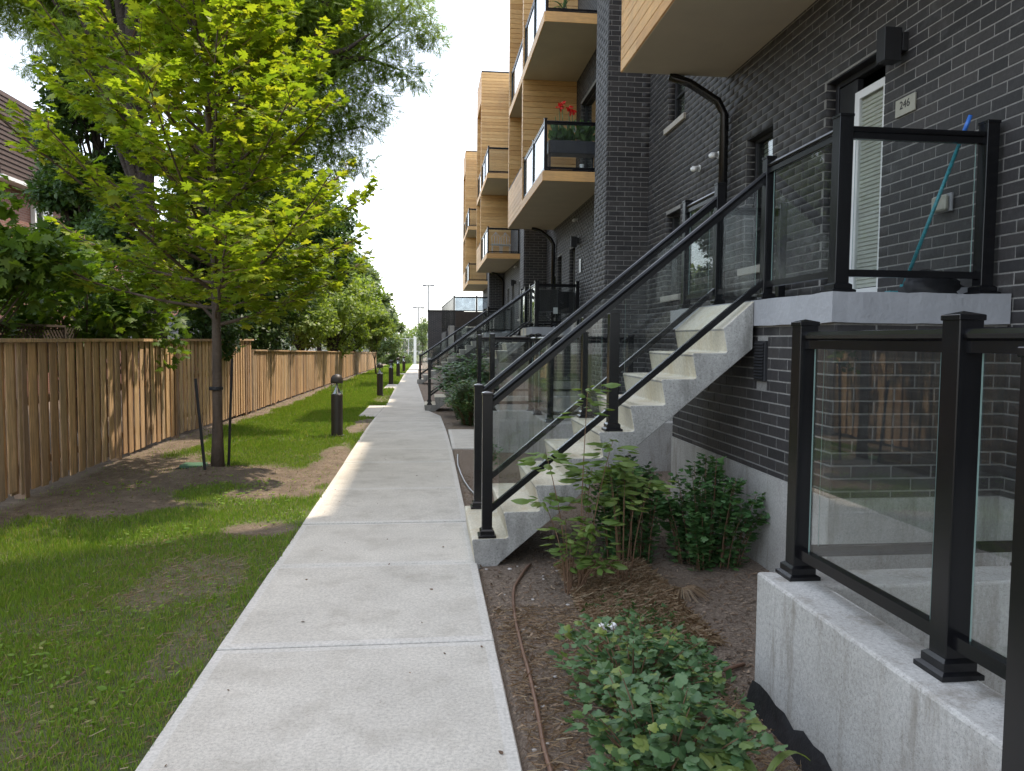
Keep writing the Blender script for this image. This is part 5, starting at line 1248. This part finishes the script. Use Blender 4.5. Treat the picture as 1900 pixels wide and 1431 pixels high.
# ---------------------------------------------------------------- grass
def grass(name, x0, x1, y0, y1, dens, h, w, mat, label, seed, maskpow=1.0, lean=.5, extra=None):
    rg = np.random.default_rng(seed); n = int((x1 - x0) * (y1 - y0) * dens); x = rg.uniform(x0, x1, n); y = rg.uniform(y0, y1, n)
    dm = dirt_mask(x, y); edge = XLv(y) - .0
    keep = (rg.random(n) > np.clip(dm * 1.12, 0, .97)) & (x < edge + rg.normal(-.02, .035, n)) & (x > FX - .02)
    for (a, b, xl) in BAYS: keep &= ~((y > a) & (y < b) & (x > xl))
    keep &= rg.random(n) < .45 + .8 * vnoise(x, y, 2.2, 12)
    x, y, dm = x[keep], y[keep], dm[keep]; n = len(x); z = ground_z(x, y) - .004
    hh = h * rg.uniform(.45, 1.25, n) * (1 - .45 * dm) * (.7 + .6 * vnoise(x, y, 1.1, 14)); ww = w * rg.uniform(.6, 1.3, n)
    a = rg.random(n) * 2 * PI; la = rg.random(n) * 2 * PI; ln = hh * rg.uniform(.15, 1.0, n) * lean
    bx, by = np.cos(a) * ww / 2, np.sin(a) * ww / 2; tx, ty = np.cos(la) * ln, np.sin(la) * ln
    V_ = np.stack([np.stack([x - bx, y - by, z], 1), np.stack([x + bx, y + by, z], 1), np.stack([x + bx * .7 + tx * .4, y + by * .7 + ty * .4, z + hh * .6], 1), np.stack([x + tx, y + ty, z + hh], 1)], 1).reshape(-1, 3)
    b = np.arange(n)[:, None] * 4; F_ = np.concatenate([b + np.array([[0, 1, 2]]), b + np.array([[0, 2, 3]])], 0)
    return np_mesh(name, V_, F_, mat, None, label=label, cat='grass', kind='stuff')
grass('grass', FX, -1.05, 1.8, 6.2, 9500, .046, .0052, 'grass', 'short green lawn in the shade in the left foreground', 101)
grass('grass', FX, -1.05, 6.2, 12.5, 5600, .052, .0075, 'grass', 'sunlit lawn around the soil mound of the young maple', 102)
grass('grass', FX, -1.05, 12.5, 26, 2300, .07, .013, 'grass', 'bright lawn round the first bollard', 103)
grass('grass', FX, -1.05, 26, 78, 420, .09, .035, 'grass', 'far lawn strip between fence and path', 104)
# broad leaved weeds in the lawn
n_ = 2600; x = RNG.uniform(-3.9, -1.2, n_); y = RNG.uniform(2.2, 9, n_); k = vnoise(x, y, 1.4, 20) > .60; x, y = x[k], y[k]; P = np.stack([x, y, ground_z(x, y) + .02 + RNG.random(len(x)) * .02], 1)
leaf_obj('lawn_weeds', P, rdir(len(P), -.1, .4), rdir(len(P), .5, 1), RNG.uniform(.025, .055, len(P)), 'oval', 'grass', None, label='broad leaved weeds scattered through the near lawn', cat='weeds', kind='stuff')
rg_ = np.random.default_rng(77); cx_ = np.array([[-1.75, 4.7], [-2.0, 4.25], [-1.5, 4.95], [-2.2, 3.3], [-1.45, 3.6], [-2.7, 5.2], [-3.2, 4.1], [-1.35, 7.1], [-2.9, 7.2]]); idx = rg_.integers(0, len(cx_), 420); q = cx_[idx] + rg_.normal(0, .17, (420, 2))
leaf_obj('clover_clumps', np.stack([q[:, 0], q[:, 1], ground_z(q[:, 0], q[:, 1]) + .015], 1), rdir(420, 0, .5), rdir(420, .5, 1), rg_.uniform(.018, .045, 420), 'oval', 'grass', None, label='clumps of grey-green clover and weeds in the near lawn', cat='weeds', kind='stuff')
# bed litter
def litter(name, n, x0, x1, y0, y1, ln, w, mat, label, seed, rise=.02):
    rg = np.random.default_rng(seed); x = rg.uniform(x0, x1, n); y = rg.uniform(y0, y1, n); k = (x > XRv(y) + .01) & ~((x > 1.49) & (y < 3.3)) & (x < 2.46) | (x < -1.12)
    x, y = x[k], y[k]; n = len(x); z = ground_z(x, y) + rg.random(n) * rise * .4 + .002; a = rg.random(n) * 2 * PI; L = ln * rg.uniform(.4, 1.3, n); ww = w * rg.uniform(.5, 1.3, n); t_ = rg.normal(0, .25, n) * L
    dx, dy = np.cos(a) * L / 2, np.sin(a) * L / 2; ox, oy = -np.sin(a) * ww / 2, np.cos(a) * ww / 2
    V_ = np.stack([np.stack([x - dx - ox, y - dy - oy, z], 1), np.stack([x + dx - ox, y + dy - oy, z + np.abs(t_)], 1), np.stack([x + dx + ox, y + dy + oy, z + np.abs(t_) + rise * .1], 1), np.stack([x - dx + ox, y - dy + oy, z + rise * .15], 1)], 1).reshape(-1, 3)
    F_ = np.arange(n)[:, None] * 4 + np.arange(4)[None]
    return np_mesh(name, V_, F_, mat, None, label=label, cat='litter', kind='stuff')
litter('bark_mulch', 11000, .38, 2.45, 1.6, 9.4, .028, .008, 'chips', 'bark mulch and wood chips covering the planting bed', 201)
litter('dry_grass', 14000, .95, 1.6, 3.9, 5.5, .075, .0022, 'straw', 'rust brown dead grass patch in the bed by the wall', 202, .05)
litter('dry_grass', 5000, .40, 1.45, 2.2, 4.6, .06, .002, 'straw', 'pale straw scattered over the near bed beside the hose', 203, .03)
litter('dry_grass', 5000, -2.4, -1.12, 2.4, 6.6, .05, .0022, 'straw', 'dead straw in the worn patches of the near lawn', 205, .02)
litter('twigs', 2500, -4.0, -1.2, 7.2, 11.5, .03, .005, 'chips', 'chips and twigs on the bare soil around the maple', 204)
g_ = 2400; x = RNG.normal(1.28, .14, g_); y = RNG.normal(4.05, .32, g_); k = (x < 1.49) & (x > .9); x, y = x[k], y[k]; P = np.stack([x, y, ground_z(x, y)], 1)
leaf_obj('low_greenery', P, rdir(len(P), .0, .9), rdir(len(P)), RNG.uniform(.03, .075, len(P)), 'diamond', 'shrub', None, label='patch of low straggly green ground cover beside the concrete wall', cat='ground cover', kind='stuff')
rr = random.Random(9); mb = MB()
for i in range(90):
    x = rr.uniform(.42, 1.45); y = rr.uniform(2.4, 5.6); r = rr.uniform(.006, .018); mb.lathe([(r * .6, -.004), (r, r * .2), (r * .85, r * .5), (r * .3, r * .68)], x, y, gz1(x, y), 7)
tag(mb.build('pebbles', 'stone', None), 'pale pebbles scattered over the soil of the planting bed', 'gravel', None, 'stuff')
st0 = MB().lathe([(.03, -.004), (.045, .008), (.04, .02), (.015, .027)], 1.22, 4.02, gz1(1.22, 4.02), 9).build('stone', 'stone', None, smooth=True); tag(st0, 'single flat grey stone lying behind the foreground bush', 'stone')

# leaves and stems blown on to the path
n_ = 42; x = RNG.uniform(-1.0, .33, n_); y = RNG.uniform(2.4, 12, n_); P = np.stack([x, y, np.full(n_, .008)], 1)
leaf_obj('fallen_leaves', P, rdir(n_, -.05, .1), rdir(n_, .8, 1), RNG.uniform(.012, .035, n_), 'oval', 'chips', None, label='few dry leaves scattered on the concrete path', cat='leaves', kind='stuff')
# hose
hz = [(.76, 5.50), (.62, 5.12), (.56, 4.86), (.52, 4.4), (.51, 4.0), (.50, 3.58), (.485, 3.2), (.47, 2.9), (.47, 2.4), (.46, 1.6)]
def sm(P, n=6):
    out = []
    for i in range(len(P) - 1):
        p0, p1, p2, p3 = P[max(0, i - 1)], P[i], P[i + 1], P[min(len(P) - 1, i + 2)]
        for k in range(n):
            t_ = k / n; out.append(tuple(.5 * (2 * p1[a] + (p2[a] - p0[a]) * t_ + (2 * p0[a] - 5 * p1[a] + 4 * p2[a] - p3[a]) * t_ ** 2 + (3 * p1[a] - p0[a] - 3 * p2[a] + p3[a]) * t_ ** 3) for a in range(len(p0))))
    out.append(P[-1]); return out
ho = thing('garden_hose', 'brown hose snaking along the path edge through the bed', 'hose', (.5, 4, 0))
def hose(P, nm='hose'): MB().tube([(a, b, gz1(a, b) + .016) for a, b in sm(P)], .0105, 8).build(nm, 'hose', ho, smooth=True)
hose(hz, 'tube'); hose([(1.0, 3.78), (1.12, 3.70), (1.22, 3.63), (1.32, 3.57), (1.41, 3.56), (1.5, 3.6), (1.62, 3.66)], 'tube'); hose([(1.42, 5.85), (1.2, 5.3), (1.02, 4.85), (.95, 4.6), (.96, 4.42), (1.0, 4.3)], 'tube')
ho2 = thing('garden_hose', 'thin pale hose lying in the bed behind the nearest stair', 'hose', (.5, 8, 0)); MB().tube([(a, b, gz1(a, b) + .016) for a, b in sm([(.43, 10.9), (.40, 10.0), (.42, 9.0), (.50, 8.0), (.62, 7.5)])], .010, 6).build('tube', 'steel', ho2, smooth=True)
lt_ = thing('crushed_can', 'crumpled white litter lying in the foreground bush', 'litter', (1.0, 4.1, .02)); mb = MB(); mb.tube([(.96, 4.10, .035), (.985, 4.11, .05), (1.02, 4.09, .04), (1.05, 4.1, .055)], [.026, .03, .02, .027], 8); mb.build('can_body', 'white', lt_)

# ---------------------------------------------------------------- bushes
def bush(name, label, cx, cy, rx, ry, h, n_st, leaf, mat, size, per, seed, cap=0, group=None, stem='twig', upright=.6, top_only=0.0, cat='shrub', basal=.25):
    th = thing(name, label, cat, (cx, cy, gz1(cx, cy)), group); rr = random.Random(seed); sb = MB(); P = []; D = []
    for i in range(n_st):
        a = rr.random() * 2 * PI; q = math.sqrt(rr.random()); bx, by = cx + basal * rx * q * math.cos(a), cy + basal * ry * q * math.sin(a); zz = gz1(bx, by)
        ex, ey = cx + rx * q * math.cos(a), cy + ry * q * math.sin(a); hh = h * (1 - .45 * q * q) * rr.uniform(.65, 1.1)
        pts = [(bx, by, zz - .02), (bx + (ex - bx) * .3, by + (ey - by) * .3, zz + hh * .45), (bx + (ex - bx) * .7, by + (ey - by) * .7, zz + hh * .8), (ex, ey, zz + hh)]
        s_ = sm(pts, 4); sb.tube(s_, [.0038 * (1 - k / len(s_)) + .0013 for k in range(len(s_))], 5, False)
        for j in range(per):
            f = top_only + (1 - top_only) * rr.random() ** .8; k = f * (len(s_) - 1); p_ = Vector(s_[int(k)]).lerp(Vector(s_[min(len(s_) - 1, int(k) + 1)]), k - int(k))
            al = rr.random() * 2 * PI; d = Vector((math.cos(al), math.sin(al), rr.uniform(-.3, .7) * upright)); P.append(p_ + d * size * rr.uniform(.2, 1.1)); D.append(d)
    sb.build('stems', stem, th, kind='stuff')
    P = np.array([v[:] for v in P]); D = np.array([v[:] for v in D]); n = len(P); up = np.stack([RNG.normal(0, .4, n), RNG.normal(0, .4, n), np.ones(n)], 1); sz = RNG.uniform(.6, 1.35, n) * size
    if cap: leaf_parts(P, D, up, sz, leaf, mat, th, cap)
    else: leaf_obj('foliage', P, D, up, sz, leaf, mat, th, kind='stuff')
    return th
BG = 'shrubs in the planting bed'
bush('currant_bush', 'foreground low bush with lobed grey-green leaves beside the path', .95, 3.35, .38, .62, .36, 58, 'currant', 'currant', .04, 26, 301, 300, BG)
bush('currant_bush', 'nearest leafy bush at the bottom of the view below the wall corner', .86, 2.62, .38, .42, .46, 46, 'currant', 'currant', .046, 28, 302, 200, BG)
bush('currant_bush', 'dense dark bush under the nearest stair beside the serrated weed', 1.53, 5.58, .25, .24, .9, 40, 'currant', 'shrub', .042, 74, 303, 0, BG, basal=.7)
bush('currant_bush', 'wide green bush against the porch footing', 2.1, 5.45, .40, .34, .78, 48, 'currant', 'shrub', .042, 74, 304, 0, BG, basal=.6)
bush('slender_shrub', 'narrow upright shrub behind the bottom post of the nearest stair', .74, 9.3, .12, .16, .62, 14, 'diamond', 'shrub', .05, 30, 305, 0, BG)
bush('leafy_shrub', 'tall leafy shrub with white flowers below the second stair', .95, 17.4, .75, .8, 1.5, 110, 'oval', 'shrub', .13, 26, 306, 0, BG)
bush('round_bush', 'low rounded small-leaved bush in front of the second stair', .86, 15.4, .52, .75, .95, 190, 'diamond', 'currant', .06, 40, 307, 0, BG)
bush('tall_weed', 'leggy weed with serrated bright leaves in front of the nearest stair', 1.0, 4.95, .36, .2, 1.3, 8, 'oval', 'weed', .11, 28, 308, 120, BG, top_only=.72, upright=.2, cat='weed')
bush('tall_weed', 'low sprouting weed with bright leaves at the foot of the leggy one', .93, 4.85, .24, .16, .5, 10, 'oval', 'weed', .085, 14, 309, 120, BG, top_only=.5, upright=.3, cat='weed')
bush('tall_weed', 'bright green weed crown drooping over the dark bush under the stair', 1.33, 5.0, .24, .14, 1.08, 6, 'oval', 'weed', .095, 22, 310, 100, BG, top_only=.75, upright=.2, cat='weed')
n_ = 40; P = np.array([[.95, 17.2, .62]] * n_) + RNG.normal(0, 1, (n_, 3)) * np.array([.22, .1, .05]); fs = [o for o in bpy.data.objects if o.name == 'leafy_shrub'][0]
leaf_obj('blossom', P, rdir(n_), rdir(n_), RNG.uniform(.05, .09, n_), 'oval', 'petal', fs)
ly = thing('day_lily', 'clump of arching strap leaves at the bottom of the bed', 'plant', (1.1, 2.32, 0)); n_ = 18; a = RNG.random(n_) * 2 * PI; D = np.stack([np.cos(a), np.sin(a), np.full(n_, .15)], 1)
V0 = np.tile(np.array([[1.12, 2.36, .16]]), (n_, 1)); leaf_parts(V0, D, np.tile(np.array([[0, 0, 1.]]), (n_, 1)), RNG.uniform(.22, .36, n_), 'strap', 'weed', ly, 300)
MB().tube([(1.12, 2.36, -.02), (1.12, 2.36, .2)], [.02, .012], 8).build('stem', 'weed', ly)
nd = thing('fallen_needles', 'rusty fan of dead pine needles on the soil before the wide bush', 'debris', (1.66, 4.5, 0)); mb = MB(); rr = random.Random(8)
for i in range(160):
    a = rr.uniform(PI * .9, PI * 2.1); L = rr.uniform(.08, .2); x, y = 1.66, 4.75; z = gz1(x, y); mb.tube([(x, y, z + .05), (x + .5 * L * math.cos(a), y + .5 * L * math.sin(a), z + .06), (x + L * math.cos(a), y + L * math.sin(a), z + .012)], .0012, 3, False)
mb.build('needles', 'straw', nd, kind='stuff')
